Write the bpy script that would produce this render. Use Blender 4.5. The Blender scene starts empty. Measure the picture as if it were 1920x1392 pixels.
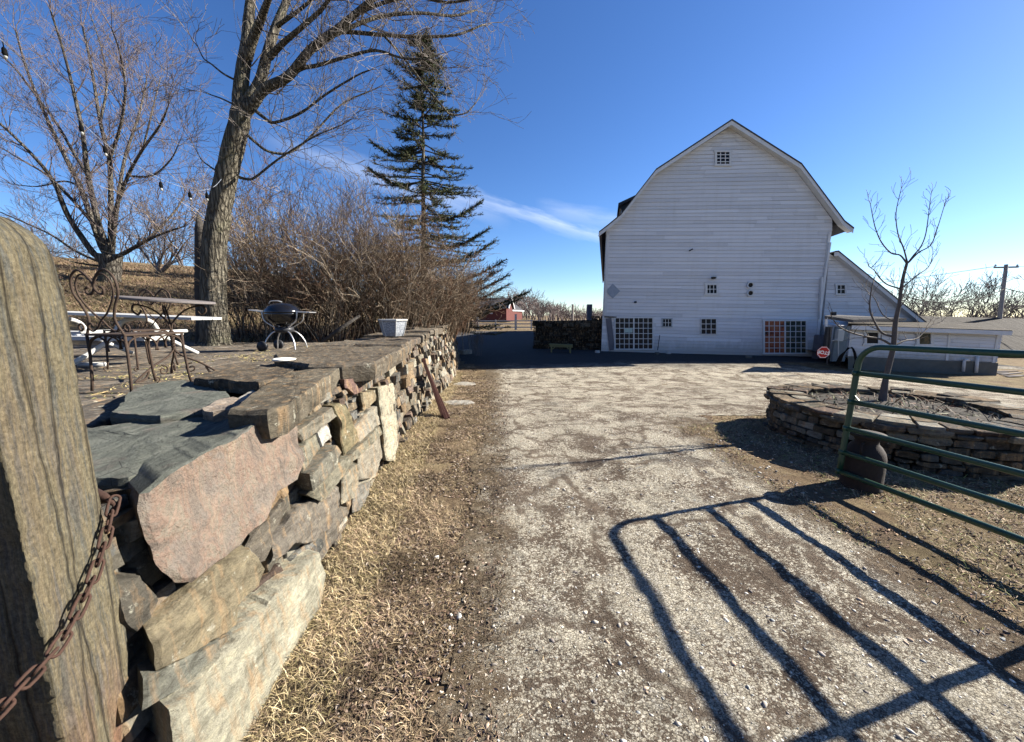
import bpy, bmesh, math, random
import numpy as np
from mathutils import Vector, Matrix, noise
R = math.radians
rnd = random.Random(7)
rng = np.random.default_rng(7)
sc = bpy.context.scene
COL = sc.collection
# ---------------------------------------------------------------- camera
F, CX, CY, HOR = 690.0, 960.0, 696.0, 590.4
PITCH = math.atan((CY - HOR) / F)
CAM = Vector((0, 0, 1.6))
cd = bpy.data.cameras.new("camera"); cam = bpy.data.objects.new("camera", cd); COL.objects.link(cam)
cam.location = CAM; cam.rotation_euler = (math.pi / 2 - PITCH, 0, 0)
cd.sensor_width = 36; cd.sensor_fit = 'HORIZONTAL'; cd.lens = 36 * F / 1920
cd.clip_start = 0.05; cd.clip_end = 3000
sc.camera = cam
# ---------------------------------------------------------------- light
SUN_AZ, SUN_EL = R(15.5), R(27.9)       # azimuth from +X toward +Y
sv = Vector((math.cos(SUN_AZ) * math.cos(SUN_EL), math.sin(SUN_AZ) * math.cos(SUN_EL), math.sin(SUN_EL)))
sd = bpy.data.lights.new("sun", 'SUN'); sd.energy = 5.0; sd.angle = R(0.5); sd.color = (1.0, 0.93, 0.82)
so = bpy.data.objects.new("sun", sd); COL.objects.link(so)
so.rotation_euler = sv.to_track_quat('Z', 'Y').to_euler()
W = bpy.data.worlds.new("World"); sc.world = W; W.use_nodes = True
wn = W.node_tree; wl = wn.links
bg = wn.nodes["Background"]; bg.inputs[1].default_value = 0.055
sky = wn.nodes.new("ShaderNodeTexSky"); sky.sky_type = 'NISHITA'; sky.sun_disc = False
sky.sun_elevation = SUN_EL; sky.sun_rotation = math.pi / 2 - SUN_AZ
sky.altitude = 1200; sky.air_density = 1.0; sky.dust_density = 0.45; sky.ozone_density = 4.5
# thin cirrus band in the sky
tc = wn.nodes.new("ShaderNodeTexCoord")
def wnode(t, **k):
    n = wn.nodes.new(t)
    for a, b in k.items(): setattr(n, a, b)
    return n
def wmath(op, a, b=None):
    n = wnode("ShaderNodeMath", operation=op)
    for i, v in enumerate((a, b)):
        if v is None: continue
        if isinstance(v, (int, float)): n.inputs[i].default_value = v
        else: wl.new(v, n.inputs[i])
    return n.outputs[0]
def ray(px, py):
    u = (px - CX) / F; v = (CY - py) / F
    return Vector((u, math.cos(PITCH) + v * math.sin(PITCH), -math.sin(PITCH) + v * math.cos(PITCH)))
def cloud(a, b, width, freq, amt, seed):
    A = ray(*a).normalized(); B = ray(*b).normalized()
    N = A.cross(B).normalized(); M = (A + B).normalized(); T = N.cross(M)
    def dot(v):
        n = wnode("ShaderNodeVectorMath", operation='DOT_PRODUCT'); n.inputs[1].default_value = v
        wl.new(tc.outputs["Generated"], n.inputs[0]); return n.outputs["Value"]
    dn, dt, dm = dot(N), dot(T), dot(M)
    comb = wnode("ShaderNodeCombineXYZ")
    wl.new(wmath('MULTIPLY', dn, freq * 6), comb.inputs[0]); wl.new(wmath('MULTIPLY', dt, freq), comb.inputs[1]); comb.inputs[2].default_value = seed
    nz = wnode("ShaderNodeTexNoise"); nz.inputs["Scale"].default_value = 1; nz.inputs["Detail"].default_value = 7; nz.inputs["Roughness"].default_value = 0.6
    wl.new(comb.outputs[0], nz.inputs["Vector"])
    off = wmath('ADD', dn, wmath('MULTIPLY', wmath('SUBTRACT', nz.outputs[0], 0.5), width * 2.0))
    g = wmath('SUBTRACT', 1.0, wmath('MINIMUM', wmath('DIVIDE', wmath('ABSOLUTE', off), width), 1.0))
    half = A.angle(B) / 2
    e = wmath('SUBTRACT', 1.0, wmath('MINIMUM', wmath('POWER', wmath('DIVIDE', wmath('ABSOLUTE', dt), math.sin(half)), 2.5), 1.0))
    front = wmath('GREATER_THAN', dm, 0.3)
    return wmath('MULTIPLY', wmath('MULTIPLY', wmath('MULTIPLY', g, e), front), wmath('MULTIPLY', nz.outputs[0], amt))
c1 = cloud((830, 352), (1200, 470), 0.020, 9, .75, 1.0)
c2 = cloud((470, 250), (960, 420), 0.030, 7, 0.55, 4.0)
c3 = cloud((1000, 395), (1200, 420), 0.03, 6, 0.4, 8.0)
ctot = wmath('MINIMUM', wmath('ADD', wmath('ADD', c1, c2), c3), 0.85)
mixc = wnode("ShaderNodeMixRGB"); wl.new(ctot, mixc.inputs[0]); wl.new(sky.outputs[0], mixc.inputs[1]); mixc.inputs[2].default_value = (6.0, 6.6, 7.6, 1)
hs = wnode("ShaderNodeHueSaturation"); hs.inputs["Saturation"].default_value = 1.15; hs.inputs["Hue"].default_value = 0.508
wl.new(mixc.outputs[0], hs.inputs["Color"]); wl.new(hs.outputs[0], bg.inputs[0])
sc.view_settings.view_transform = 'Standard'; sc.view_settings.look = 'None'
sc.view_settings.exposure = 1.8; sc.view_settings.gamma = 1.0
sc.render.engine = 'CYCLES'
try: sc.cycles.max_bounces = 6
except Exception: pass
# ---------------------------------------------------------------- unprojection helpers
def atY(px, py, Y): r = ray(px, py); return CAM + r * (Y / r.y)
def atX(px, py, X): r = ray(px, py); return CAM + r * (X / r.x)
def atZ(px, py, z): r = ray(px, py); return CAM + r * ((z - CAM.z) / r.z)
def onpl(px, py, p0, n): r = ray(px, py); return CAM + r * ((p0 - CAM).dot(n) / r.dot(n))
def radpx(p, w):
    "world radius of a limb that is w photo pixels wide at p"
    fw = p.y * math.cos(PITCH) - (p.z - 1.6) * math.sin(PITCH); u = p.x / fw
    return w * .5 * fw / F / math.sqrt(1 + u*u*.9)
def S(t): t = max(0., min(1., t)); return t * t * (3 - 2 * t)
# ---------------------------------------------------------------- object helpers
def tag(o, label=None, cat=None, group=None, kind=None):
    if label: o['label'] = label
    if cat: o['category'] = cat
    if group: o['group'] = group
    if kind: o['kind'] = kind
    return o
def empty(name, loc=(0, 0, 0), label=None, cat=None, group=None, rz=0):
    o = bpy.data.objects.new(name, None); COL.objects.link(o); o.location = loc; o.rotation_euler = (0, 0, rz)
    o.empty_display_size = 0.2
    return tag(o, label, cat, group)
def link(name, me, mat=None, parent=None, world=True):
    o = bpy.data.objects.new(name, me); COL.objects.link(o)
    if mat:
        for m in (mat if isinstance(mat, (list, tuple)) else [mat]): me.materials.append(m)
    if parent:
        o.parent = parent
        if world: o.matrix_parent_inverse = Matrix.Translation(parent.location).inverted() if not any(parent.rotation_euler) else (Matrix.Translation(parent.location) @ parent.rotation_euler.to_matrix().to_4x4()).inverted()
    return o
class MB:
    def __init__(s): s.v = []; s.f = []; s.c = []; s.m = []
    def add(s, vs, fs, col=None, mi=0):
        b = len(s.v); s.v += [tuple(p) for p in vs]
        for f in fs: s.f.append([b + i for i in f]); s.c.append(col or (1, 1, 1)); s.m.append(mi)
    def box(s, lo, hi, M=None, col=None, mi=0):
        x0, y0, z0 = lo; x1, y1, z1 = hi
        vs = [Vector(p) for p in ((x0,y0,z0),(x1,y0,z0),(x1,y1,z0),(x0,y1,z0),(x0,y0,z1),(x1,y0,z1),(x1,y1,z1),(x0,y1,z1))]
        if M: vs = [M @ p for p in vs]
        s.add(vs, [(0,3,2,1),(4,5,6,7),(0,1,5,4),(1,2,6,5),(2,3,7,6),(3,0,4,7)], col, mi)
    def beam(s, a, b, w, h, up=Vector((0, 0, 1)), col=None, mi=0):
        a = Vector(a); b = Vector(b); d = (b - a); L = d.length; d.normalize()
        x = d.cross(up)
        if x.length < 1e-4: x = Vector((1, 0, 0))
        x.normalize(); y = x.cross(d)
        M = Matrix((( x.x, d.x, y.x, a.x), (x.y, d.y, y.y, a.y), (x.z, d.z, y.z, a.z), (0, 0, 0, 1)))
        s.box((-w/2, 0, -h/2), (w/2, L, h/2), M, col, mi)
    def tube(s, pts, rad, k=8, col=None, mi=0, cap=True, nz=0, nf=4):
        pts = [Vector(p) for p in pts]; n = len(pts)
        if not hasattr(rad, '__len__'): rad = [rad] * n
        vs = []; ref = None
        for i, p in enumerate(pts):
            d = (pts[min(n-1, i+1)] - pts[max(0, i-1)])
            d = d.normalized() if d.length > 1e-9 else Vector((0, 0, 1))
            if ref is None: ref = d.orthogonal().normalized()
            else:
                ref = ref - d * ref.dot(d)
                ref = ref.normalized() if ref.length > 1e-6 else d.orthogonal().normalized()
            b = d.cross(ref)
            for j in range(k):
                a = 2 * math.pi * j / k; q = ref * math.cos(a) + b * math.sin(a); r = rad[i]
                if nz: r *= 1 + nz * noise.noise(Vector((q.x * 1.7, q.y * 1.7, p.z * nf * .2)) * nf) 
                vs.append(p + q * r)
        fs = [(i*k+j, i*k+(j+1) % k, (i+1)*k+(j+1) % k, (i+1)*k+j) for i in range(n-1) for j in range(k)]
        if cap: fs += [tuple(range(k-1, -1, -1)), tuple((n-1)*k+j for j in range(k))]
        s.add(vs, fs, col, mi)
    def lathe(s, prof, c=(0, 0, 0), k=32, col=None, mi=0, axis=None):
        c = Vector(c); vs = []; M = axis or Matrix.Identity(3)
        for r, z in prof:
            for j in range(k):
                a = 2*math.pi*j/k; vs.append(c + M @ Vector((r*math.cos(a), r*math.sin(a), z)))
        n = len(prof)
        fs = [(i*k+j, i*k+(j+1) % k, (i+1)*k+(j+1) % k, (i+1)*k+j) for i in range(n-1) for j in range(k)]
        fs += [tuple(range(k-1, -1, -1)), tuple((n-1)*k+j for j in range(k))]
        s.add(vs, fs, col, mi)
    def build(s, name, mat, parent=None, smooth=False, bevel=0, world=True, sharp=0):
        me = bpy.data.meshes.new(name); me.from_pydata(s.v, [], s.f); me.update()
        if any(m for m in s.m): me.polygons.foreach_set("material_index", s.m)
        ca = me.color_attributes.new("Col", 'FLOAT_COLOR', 'CORNER')
        arr = np.ones((len(me.loops), 4), np.float32); tot = np.empty(len(me.polygons), np.int32); me.polygons.foreach_get("loop_total", tot)
        arr[:, :3] = np.repeat(np.array(s.c, np.float32).reshape(-1, 3), tot, axis=0)
        ca.data.foreach_set("color", arr.ravel())
        if smooth:
            me.polygons.foreach_set("use_smooth", [True]*len(me.polygons))
            if sharp: me.set_sharp_from_angle(angle=R(sharp))
        o = link(name, me, mat, parent, world)
        if bevel:
            b = o.modifiers.new("bevel", 'BEVEL'); b.width = bevel; b.segments = 2; b.limit_method = 'ANGLE'
        return o
def np_mesh(name, V, Fq, mat, parent=None, cols=None, smooth=False):
    """V (n,3), Fq (m,k) faces, cols (n,3) per vertex"""
    me = bpy.data.meshes.new(name); n, m, k = len(V), len(Fq), Fq.shape[1]
    me.vertices.add(n); me.vertices.foreach_set("co", np.asarray(V, np.float32).ravel())
    me.loops.add(m*k); me.loops.foreach_set("vertex_index", Fq.astype(np.int32).ravel())
    me.polygons.add(m); me.polygons.foreach_set("loop_start", np.arange(0, m*k, k, dtype=np.int32))
    try: me.polygons.foreach_set("loop_total", np.full(m, k, np.int32))
    except Exception: pass
    me.update(calc_edges=True)
    if cols is not None:
        ca = me.color_attributes.new("Col", 'FLOAT_COLOR', 'POINT'); a = np.ones((n, 4), np.float32); a[:, :3] = cols; ca.data.foreach_set("color", a.ravel())
    if smooth: me.polygons.foreach_set("use_smooth", np.ones(m, bool))
    me.validate()
    return link(name, me, mat, parent)
def seg_mesh(name, segs, mat, parent=None, k=3, cols=None):
    """segs: list of (p0,p1,r0,r1)"""
    A = np.array([(*s[0], *s[1], s[2], s[3]) for s in segs], np.float64)
    p0, p1, r0, r1 = A[:, :3], A[:, 3:6], A[:, 6:7], A[:, 7:8]
    d = p1 - p0; L = np.linalg.norm(d, axis=1, keepdims=True); d = d / np.maximum(L, 1e-9)
    ref = np.where(np.abs(d[:, 2:3]) > .9, np.array([[1., 0, 0]]), np.array([[0, 0, 1.]]))
    x = np.cross(d, ref); x /= np.linalg.norm(x, axis=1, keepdims=True); y = np.cross(d, x)
    V = []
    for (p, r) in ((p0, r0), (p1 + d * r1 * .3, r1)):
        for j in range(k):
            a = 2*math.pi*j/k; V.append(p + (x*math.cos(a) + y*math.sin(a))*r)
    V = np.stack(V, 1).reshape(-1, 3); n = len(A)
    base = (np.arange(n)*2*k)[:, None]
    Fq = np.concatenate([base + np.array([[j, (j+1) % k, k+(j+1) % k, k+j]]) for j in range(k)], 0)
    c = None
    if cols is not None: c = np.repeat(np.array(cols), 2*k, axis=0)
    return np_mesh(name, V, Fq, mat, parent, c, smooth=True)
# ---------------------------------------------------------------- materials
class NT:
    def __init__(s, name, rough=.8, spec=.08, metal=0):
        s.m = bpy.data.materials.new(name); s.m.use_nodes = True; s.t = s.m.node_tree; s.b = s.t.nodes["Principled BSDF"]
        s.b.inputs["Roughness"].default_value = rough; s.b.inputs["Metallic"].default_value = metal
        s.b.inputs["Specular IOR Level"].default_value = spec
        s.obj = s.n("ShaderNodeTexCoord").outputs["Object"]; s.h = None
    def n(s, t, **k):
        x = s.t.nodes.new(t)
        for a, b in k.items(): setattr(x, a, b)
        return x
    def l(s, a, b): s.t.links.new(a, b)
    def put(s, inp, v):
        if isinstance(v, (int, float)): inp.default_value = v
        elif isinstance(v, tuple): inp.default_value = (*v, 1) if len(v) == 3 and len(inp.default_value) == 4 else v
        else: s.l(v, inp)
    def pos(s, scale=(1, 1, 1), rot=(0, 0, 0)):
        m = s.n("ShaderNodeMapping"); g = s.n("ShaderNodeNewGeometry"); s.l(g.outputs["Position"], m.inputs[0])
        m.inputs["Scale"].default_value = scale; m.inputs["Rotation"].default_value = rot; return m.outputs[0]
    def noise(s, vec=None, scale=5, detail=6, rough=.6, dist=0):
        x = s.n("ShaderNodeTexNoise"); x.inputs["Scale"].default_value = scale; x.inputs["Detail"].default_value = detail
        x.inputs["Roughness"].default_value = rough; x.inputs["Distortion"].default_value = dist
        s.l(vec if vec is not None else s.pos(), x.inputs["Vector"]); return x.outputs[0]
    def voro(s, vec=None, scale=5, feature='F1', out="Distance", rand=1):
        x = s.n("ShaderNodeTexVoronoi", feature=feature); x.inputs["Scale"].default_value = scale; x.inputs["Randomness"].default_value = rand
        s.l(vec if vec is not None else s.pos(), x.inputs["Vector"]); return x.outputs[out]
    def ramp(s, f, stops, interp='LINEAR'):
        r = s.n("ShaderNodeValToRGB"); cr = r.color_ramp; cr.interpolation = interp
        while len(cr.elements) < len(stops): cr.elements.new(.5)
        for e, (p, c) in zip(cr.elements, stops):
            e.position = p; e.color = (*c, 1) if isinstance(c, tuple) else (c, c, c, 1)
        s.l(f, r.inputs[0]); return r.outputs[0]
    def mix(s, f, a, b, t='MIX'):
        x = s.n("ShaderNodeMixRGB", blend_type=t); s.put(x.inputs[0], f)
        for i, v in ((1, a), (2, b)):
            if isinstance(v, (int, float)): v = (v, v, v)
            s.put(x.inputs[i], v)
        return x.outputs[0]
    def math(s, op, a, b=0.0):
        x = s.n("ShaderNodeMath", operation=op); s.put(x.inputs[0], a); s.put(x.inputs[1], b); return x.outputs[0]
    def attr(s): x = s.n("ShaderNodeVertexColor", layer_name="Col"); return x.outputs[0]
    def color(s, c): s.put(s.b.inputs["Base Color"], c)
    def bump(s, h, dist=.01, strength=1.0):
        x = s.n("ShaderNodeBump"); x.inputs["Distance"].default_value = dist; x.inputs["Strength"].default_value = strength
        s.l(h, x.inputs["Height"])
        if s.h is not None: s.l(s.h, x.inputs["Normal"])
        s.h = x.outputs[0]; s.l(s.h, s.b.inputs["Normal"])
def simple(name, col, rough=.6, metal=0, spec=.12, var=.25, scale=8, bump=0, bscale=40):
    t = NT(name, rough, spec, metal); n = t.noise(scale=scale)
    t.color(t.mix(n, tuple(c*(1-var) for c in col), tuple(min(1, c*(1+var)) for c in col)))
    if bump: t.bump(t.noise(scale=bscale), bump)
    return t.m
def stone_mat(name, use_attr=True, base=(.25, .24, .2), layer=(1, 1, 6), contrast=.35, lichen=True):
    t = NT(name, .9, .06)
    c = t.attr() if use_attr else t.mix(0, base, base)
    n1 = t.noise(scale=3.2, detail=8, rough=.7, dist=.6)
    c = t.mix(1, c, t.ramp(n1, [(.25, 1-contrast*1.2), (.5, 1.0), (.78, 1+contrast)]), 'MULTIPLY')
    n2 = t.noise(t.pos(layer), 9, 8, .7, .4)
    c = t.mix(.85, c, t.ramp(n2, [(.3, (.35, .33, .31)), (.5, (.92, .92, .92)), (.75, (1.5, 1.45, 1.32))]), 'MULTIPLY')
    st = t.noise(t.pos((7, 7, .8)), 3, 5, .6)
    c = t.mix(t.ramp(st, [(.52, 0.), (.66, .55)]), c, (.33, .22, .12))
    n3 = t.noise(scale=60, detail=6, rough=.75)
    c = t.mix(.6, c, t.ramp(n3, [(.3, .55), (.55, 1.05), (.75, 1.3)]), 'MULTIPLY')
    if lichen:
        l = t.noise(scale=14, detail=6, rough=.75)
        c = t.mix(t.ramp(l, [(.6, 0.), (.68, .7)]), c, (.42, .41, .33))
    t.color(c)
    t.bump(t.noise(t.pos(tuple(v*1.0 for v in layer)), 10, 9, .72, .3), .05, .8)
    t.bump(t.noise(scale=90, detail=7, rough=.75), .008, .9)
    return t.m
M = {}
M['stone'] = stone_mat('wall_stone', layer=(1, 1, 2.6))
M['stone_cap'] = stone_mat('cap_stone_brown', layer=(1.4, 1.1, 3), contrast=.5)
def slate():
    t = NT('green_slate', .85, .08)
    v = t.pos((1, 1, 1), (0, 0, .5))
    n = t.noise(t.pos((2.2, .8, 6), (0, 0, .4)), 5, 10, .68, 1.2)
    c = t.ramp(n, [(.2, (.042, .045, .04)), (.5, (.11, .117, .1)), (.75, (.18, .187, .158))])
    c = t.mix(t.ramp(t.noise(scale=4), [(.55, 0.), (.7, .5)]), c, (.2, .15, .13))
    cr = t.voro(t.pos((1.5, .9, 1), (0, 0, .6)), 6, 'DISTANCE_TO_EDGE')
    c = t.mix(t.ramp(t.noise(scale=120, detail=4), [(.35, .7), (.65, 1.2)]), c, c, 'MIX')
    crack = t.ramp(cr, [(.0, 1.), (.012, 0.)])
    gate = t.ramp(t.noise(scale=3.3), [(.52, 0.), (.56, 1.)])
    c = t.mix(t.math('MULTIPLY', crack, gate), c, (.03, .03, .03))
    t.color(c); t.bump(t.noise(t.pos((2, .8, 6), (0, 0, .4)), 12, 10, .75, .8), .03); t.bump(t.noise(scale=100), .004)
    return t.m
M['slate'] = slate()
def pink():
    t = NT('pink_sandstone', .9, .06)
    n = t.noise(t.pos((1, 2.2, 1.2)), 3.4, 9, .66, .9)
    c = t.ramp(n, [(.3, (.08, .066, .056)), (.42, (.155, .128, .105)), (.48, (.2, .142, .11)), (.54, (.18, .158, .125)), (.6, (.22, .16, .124)), (.68, (.25, .23, .165))])
    g = t.noise(scale=6, detail=8, rough=.7)
    c = t.mix(t.ramp(g, [(.5, 0.), (.6, .85)]), c, (.16, .14, .12)); c = t.mix(t.ramp(t.noise(t.pos((1, 6, 1), (.5, .3, 0)), 2.2, 8, .7), [(.5, 0.), (.62, .6)]), c, (.13, .105, .09))
    v = t.voro(t.mix(.25, t.pos((1, 1, 1), (.4, 0, .3)), t.n('ShaderNodeTexNoise').outputs[1]), 1.7, 'DISTANCE_TO_EDGE')
    c = t.mix(t.ramp(v, [(0, .6), (.008, 0.)]), c, (.14, .1, .07))
    c = t.mix(.6, c, t.ramp(t.noise(scale=75, detail=8, rough=.75), [(.3, .5), (.55, 1.05), (.75, 1.35)]), 'MULTIPLY')
    t.color(c); t.bump(t.noise(scale=5, detail=10, rough=.72), .09, .8); t.bump(t.noise(scale=110, detail=6), .005, .9)
    return t.m
M['pink'] = pink()
def post_mat():
    t = NT('post_stone', .9, .06)
    n = t.noise(t.pos((18, 18, 1.3)), 1.6, 12, .78, .25)
    c = t.ramp(n, [(.25, (.04, .038, .034)), (.42, (.072, .071, .06)), (.52, (.125, .106, .066)), (.59, (.066, .066, .058)), (.76, (.155, .152, .125))])
    o = t.noise(t.pos((9, 9, 1.5)), 1.3, 6, .6)
    zz = t.n("ShaderNodeSeparateXYZ"); t.l(t.pos(), zz.inputs[0])
    low = t.ramp(t.math('ADD', zz.outputs[2], t.math('MULTIPLY', o, .6)), [(.75, 1.), (1.25, .15)])
    c = t.mix(t.math('MULTIPLY', t.ramp(o, [(.46, 0.), (.62, .75)]), low), c, (.15, .08, .052))
    c = t.mix(.75, c, t.ramp(t.noise(scale=85, detail=8, rough=.8), [(.32, .3), (.5, 1.), (.7, 1.8)]), 'MULTIPLY')
    c = t.mix(.7, c, t.ramp(t.noise(t.pos((60, 60, 6)), 2, 6, .7), [(.3, .55), (.5, 1.), (.72, 1.4)]), 'MULTIPLY')
    vc = t.voro(t.mix(.03, t.pos((7, 7, .45)), t.noise(scale=6)), 1.3, 'DISTANCE_TO_EDGE'); ck = t.ramp(vc, [(0, 1.), (.03, 0.)])
    c = t.mix(t.math('MULTIPLY', ck, .8), c, (.025, .022, .02)); t.color(c); t.bump(t.ramp(vc, [(0, 0.), (.05, 1.)]), .02, .8); t.bump(t.noise(t.pos((14, 14, 1.2)), 1.6, 8, .6), .04, .8); t.bump(t.noise(scale=90, detail=8, rough=.75), .008, .9)
    return t.m
M['post'] = post_mat()
def ground_mat():
    t = NT('dry_grass_ground', .95, .03)
    big = t.noise(scale=.35, detail=6, rough=.65); mid = t.noise(scale=3, detail=8, rough=.7); fine = t.noise(scale=45, detail=8, rough=.8)
    c = t.ramp(mid, [(.25, (.06, .042, .028)), (.45, (.15, .11, .07)), (.6, (.21, .165, .1)), (.8, (.27, .22, .14))])
    c = t.mix(t.ramp(big, [(.5, 0.), (.7, .5)]), c, (.12, .12, .06))
    c = t.mix(t.ramp(t.noise(scale=1.3, detail=7), [(.55, 0.), (.64, .7)]), c, (.13, .095, .07))
    c = t.mix(.8, c, t.ramp(fine, [(.3, .35), (.5, 1.), (.7, 1.6)]), 'MULTIPLY')
    t.color(c); t.bump(fine, .03); t.bump(t.noise(scale=9, detail=6), .05)
    return t.m
M['ground'] = ground_mat()
def drive_mat():
    t = NT('worn_gravel_drive', .95, .04)
    wv = t.mix(.03, t.pos(), t.n("ShaderNodeTexNoise").outputs[1])
    v0 = t.voro(t.pos((1, 1.35, 1), (0, 0, .5)), 58, out="Color"); bw = t.n("ShaderNodeRGBToBW"); t.l(v0, bw.inputs[0])
    pe = t.voro(t.pos((1, 1.35, 1), (0, 0, .5)), 58, 'DISTANCE_TO_EDGE')
    v1 = t.voro(t.pos((1, 1, 1)), 150, out="Color"); bw1 = t.n("ShaderNodeRGBToBW"); t.l(v1, bw1.inputs[0])
    f1 = t.noise(scale=1.7, detail=9, rough=.72, dist=.5)
    st = t.mix(.45, t.ramp(bw.outputs[0], [(.15, (.32, .285, .22)), (.45, (.5, .455, .355)), (.65, (.62, .57, .45)), (.9, (.74, .7, .6))]),
               t.ramp(bw1.outputs[0], [(.2, (.24, .21, .165)), (.5, (.46, .415, .32)), (.85, (.66, .61, .5))]))
    dark = t.mix(t.noise(scale=110, detail=6, rough=.8), (.03, .022, .017), (.26, .205, .155))
    sel = t.math('ADD', t.math('ADD', t.math('MULTIPLY', bw.outputs[0], .32), t.math('MULTIPLY', bw1.outputs[0], .28)), t.math('MULTIPLY', f1, 1.7))
    m = t.ramp(sel, [(.98, 1.), (1.12, 0.)]) if False else t.ramp(t.math('SUBTRACT', sel, .6), [(.45, 1.), (.58, 0.)])
    st = t.mix(t.ramp(pe, [(0, .75), (.1, 0.)]), st, (.09, .072, .055))
    nd = t.n("ShaderNodeTexNoise"); nd.inputs["Scale"].default_value = 3.5; nd.inputs["Detail"].default_value = 6; t.l(t.pos(), nd.inputs["Vector"])
    va = t.n("ShaderNodeVectorMath", operation='MULTIPLY_ADD'); t.l(nd.outputs[1], va.inputs[0]); va.inputs[1].default_value = (.5, .5, .5); t.l(t.pos(), va.inputs[2])
    crack = t.voro(va.outputs[0], .95, 'DISTANCE_TO_EDGE')
    cr = t.ramp(t.math('ADD', crack, t.math('MULTIPLY', t.math('SUBTRACT', t.noise(scale=14, detail=6), .5), .10)), [(.012, 1.), (.05, 0.)])
    crg = t.ramp(t.noise(scale=.9, detail=3), [(.40, 0.), (.47, .9)])
    c = t.mix(m, st, dark)
    c = t.mix(t.math('MULTIPLY', cr, crg), c, dark)
    # streaks with traffic, along Y
    c = t.mix(.5, c, t.ramp(t.noise(t.pos((1, .15, 1)), 1.6, 6, .6), [(.3, .6), (.5, 1.), (.7, 1.3)]), 'MULTIPLY')
    # cooler grey-blue asphalt patches
    c = t.mix(t.ramp(t.noise(scale=.8, detail=8, rough=.7), [(.56, 0.), (.68, .4)]), c, (.2, .205, .19))
    sep = t.n("ShaderNodeSeparateXYZ"); t.l(t.pos(), sep.inputs[0])
    ed = t.math('ADD', t.math('ADD', sep.outputs[0], t.math('MULTIPLY', sep.outputs[1], .03)), t.math('MULTIPLY', t.math('SUBTRACT', t.noise(scale=2.2, detail=7, rough=.7), .5), 1.3))
    c = t.mix(t.ramp(t.math('ADD', ed, .5), [(.28, .92), (.62, 0.)]), c, t.mix(t.noise(scale=60, detail=7, rough=.8), (.035, .026, .018), (.26, .2, .13)))
    ed2 = t.math('ADD', sep.outputs[0], t.math('MULTIPLY', t.math('SUBTRACT', t.noise(scale=2.0, detail=7, rough=.7), .5), 1.1))
    nearm = t.ramp(t.math('MULTIPLY', sep.outputs[1], .1), [(.5, 1.), (.6, 0.)])
    c = t.mix(t.math('MULTIPLY', t.ramp(t.math('SUBTRACT', ed2, 2.0), [(.2, 0.), (.5, .9)]), nearm), c, t.mix(t.noise(scale=60, detail=7, rough=.8), (.035, .026, .018), (.24, .18, .12)))
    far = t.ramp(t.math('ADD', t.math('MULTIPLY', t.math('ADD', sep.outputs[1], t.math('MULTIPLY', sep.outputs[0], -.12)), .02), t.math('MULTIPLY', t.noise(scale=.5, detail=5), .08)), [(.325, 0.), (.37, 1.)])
    c = t.mix(far, c, t.mix(t.noise(scale=30, detail=7, rough=.8), (.03, .03, .033), (.12, .118, .115)))  # barn shade on the far yard put into the colour as dark asphalt
    c = t.mix(.65, c, t.ramp(t.noise(scale=230, detail=4, rough=.8), [(.36, .25), (.52, 1.0), (.66, 1.4)]), 'MULTIPLY')
    c = t.mix(.45, c, t.ramp(t.noise(scale=22, detail=8, rough=.8), [(.38, .45), (.5, 1.), (.62, 1.35)]), 'MULTIPLY')
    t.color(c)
    t.bump(t.ramp(pe, [(0, 0.), (.2, 1.)]), .008, .9); t.bump(bw1.outputs[0], .006, .8); t.bump(t.noise(scale=120, detail=7, rough=.85), .014, .9); t.bump(t.noise(scale=24, detail=6, rough=.7), .03, .6)
    return t.m
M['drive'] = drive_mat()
def attr_mat(name, rough=.8, var=.4, scale=20, spec=.08, transl=0):
    t = NT(name, rough, spec); c = t.mix(.9, t.attr(), t.ramp(t.noise(scale=scale), [(.3, 1-var), (.7, 1+var)]), 'MULTIPLY'); t.color(c); return t.m
M['blade'] = attr_mat('dry_blades', .7); M['leaf'] = attr_mat('dead_leaves', .75); M['stem'] = attr_mat('shrub_stems', .85, .3, 30); M['pebble'] = attr_mat('pebbles', .85, .3, 120)
def bark(name, dark, light, scale=(9, 9, 1.2), bump=.05, attr=False):
    t = NT(name, .92, .05)
    v = t.pos(scale); n = t.noise(v, 2.2, 8, .7, .7); vo = t.voro(t.mix(.1, v, v), 2.4, 'DISTANCE_TO_EDGE')
    f = t.math('MULTIPLY', t.ramp(vo, [(0, .1), (.22, 1.)]), t.ramp(n, [(.3, .3), (.6, 1.)]))
    c = t.mix(f, dark, light); c = t.mix(t.ramp(t.noise(scale=2.5), [(.55, 0.), (.7, .35)]), c, (.2, .21, .12))
    t.color(c); t.bump(f, bump); t.bump(t.noise(scale=60), .01)
    return t.m
M['bark'] = bark('maple_bark', (.035, .03, .024), (.27, .245, .19), (8, 8, .9), .08)
M['bark2'] = bark('old_bark', (.035, .03, .026), (.22, .2, .17), (6, 6, 1), .08)
M['twig'] = simple('grey_twigs', (.16, .14, .125), .75, var=.65, scale=14)
M['twig_purple'] = simple('purplish_twigs', (.14, .112, .105), .75, var=.45, scale=3)
M['shrub'] = simple('brown_shrub_stems', (.12, .095, .075), .8, var=.7, scale=9, spec=.15)
M['needle'] = attr_mat('spruce_needles', .7, .5, 6)
M['snag'] = simple('dark_dead_wood', (.05, .045, .04), .9, var=.5, scale=6, bump=.03, bscale=20)
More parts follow.
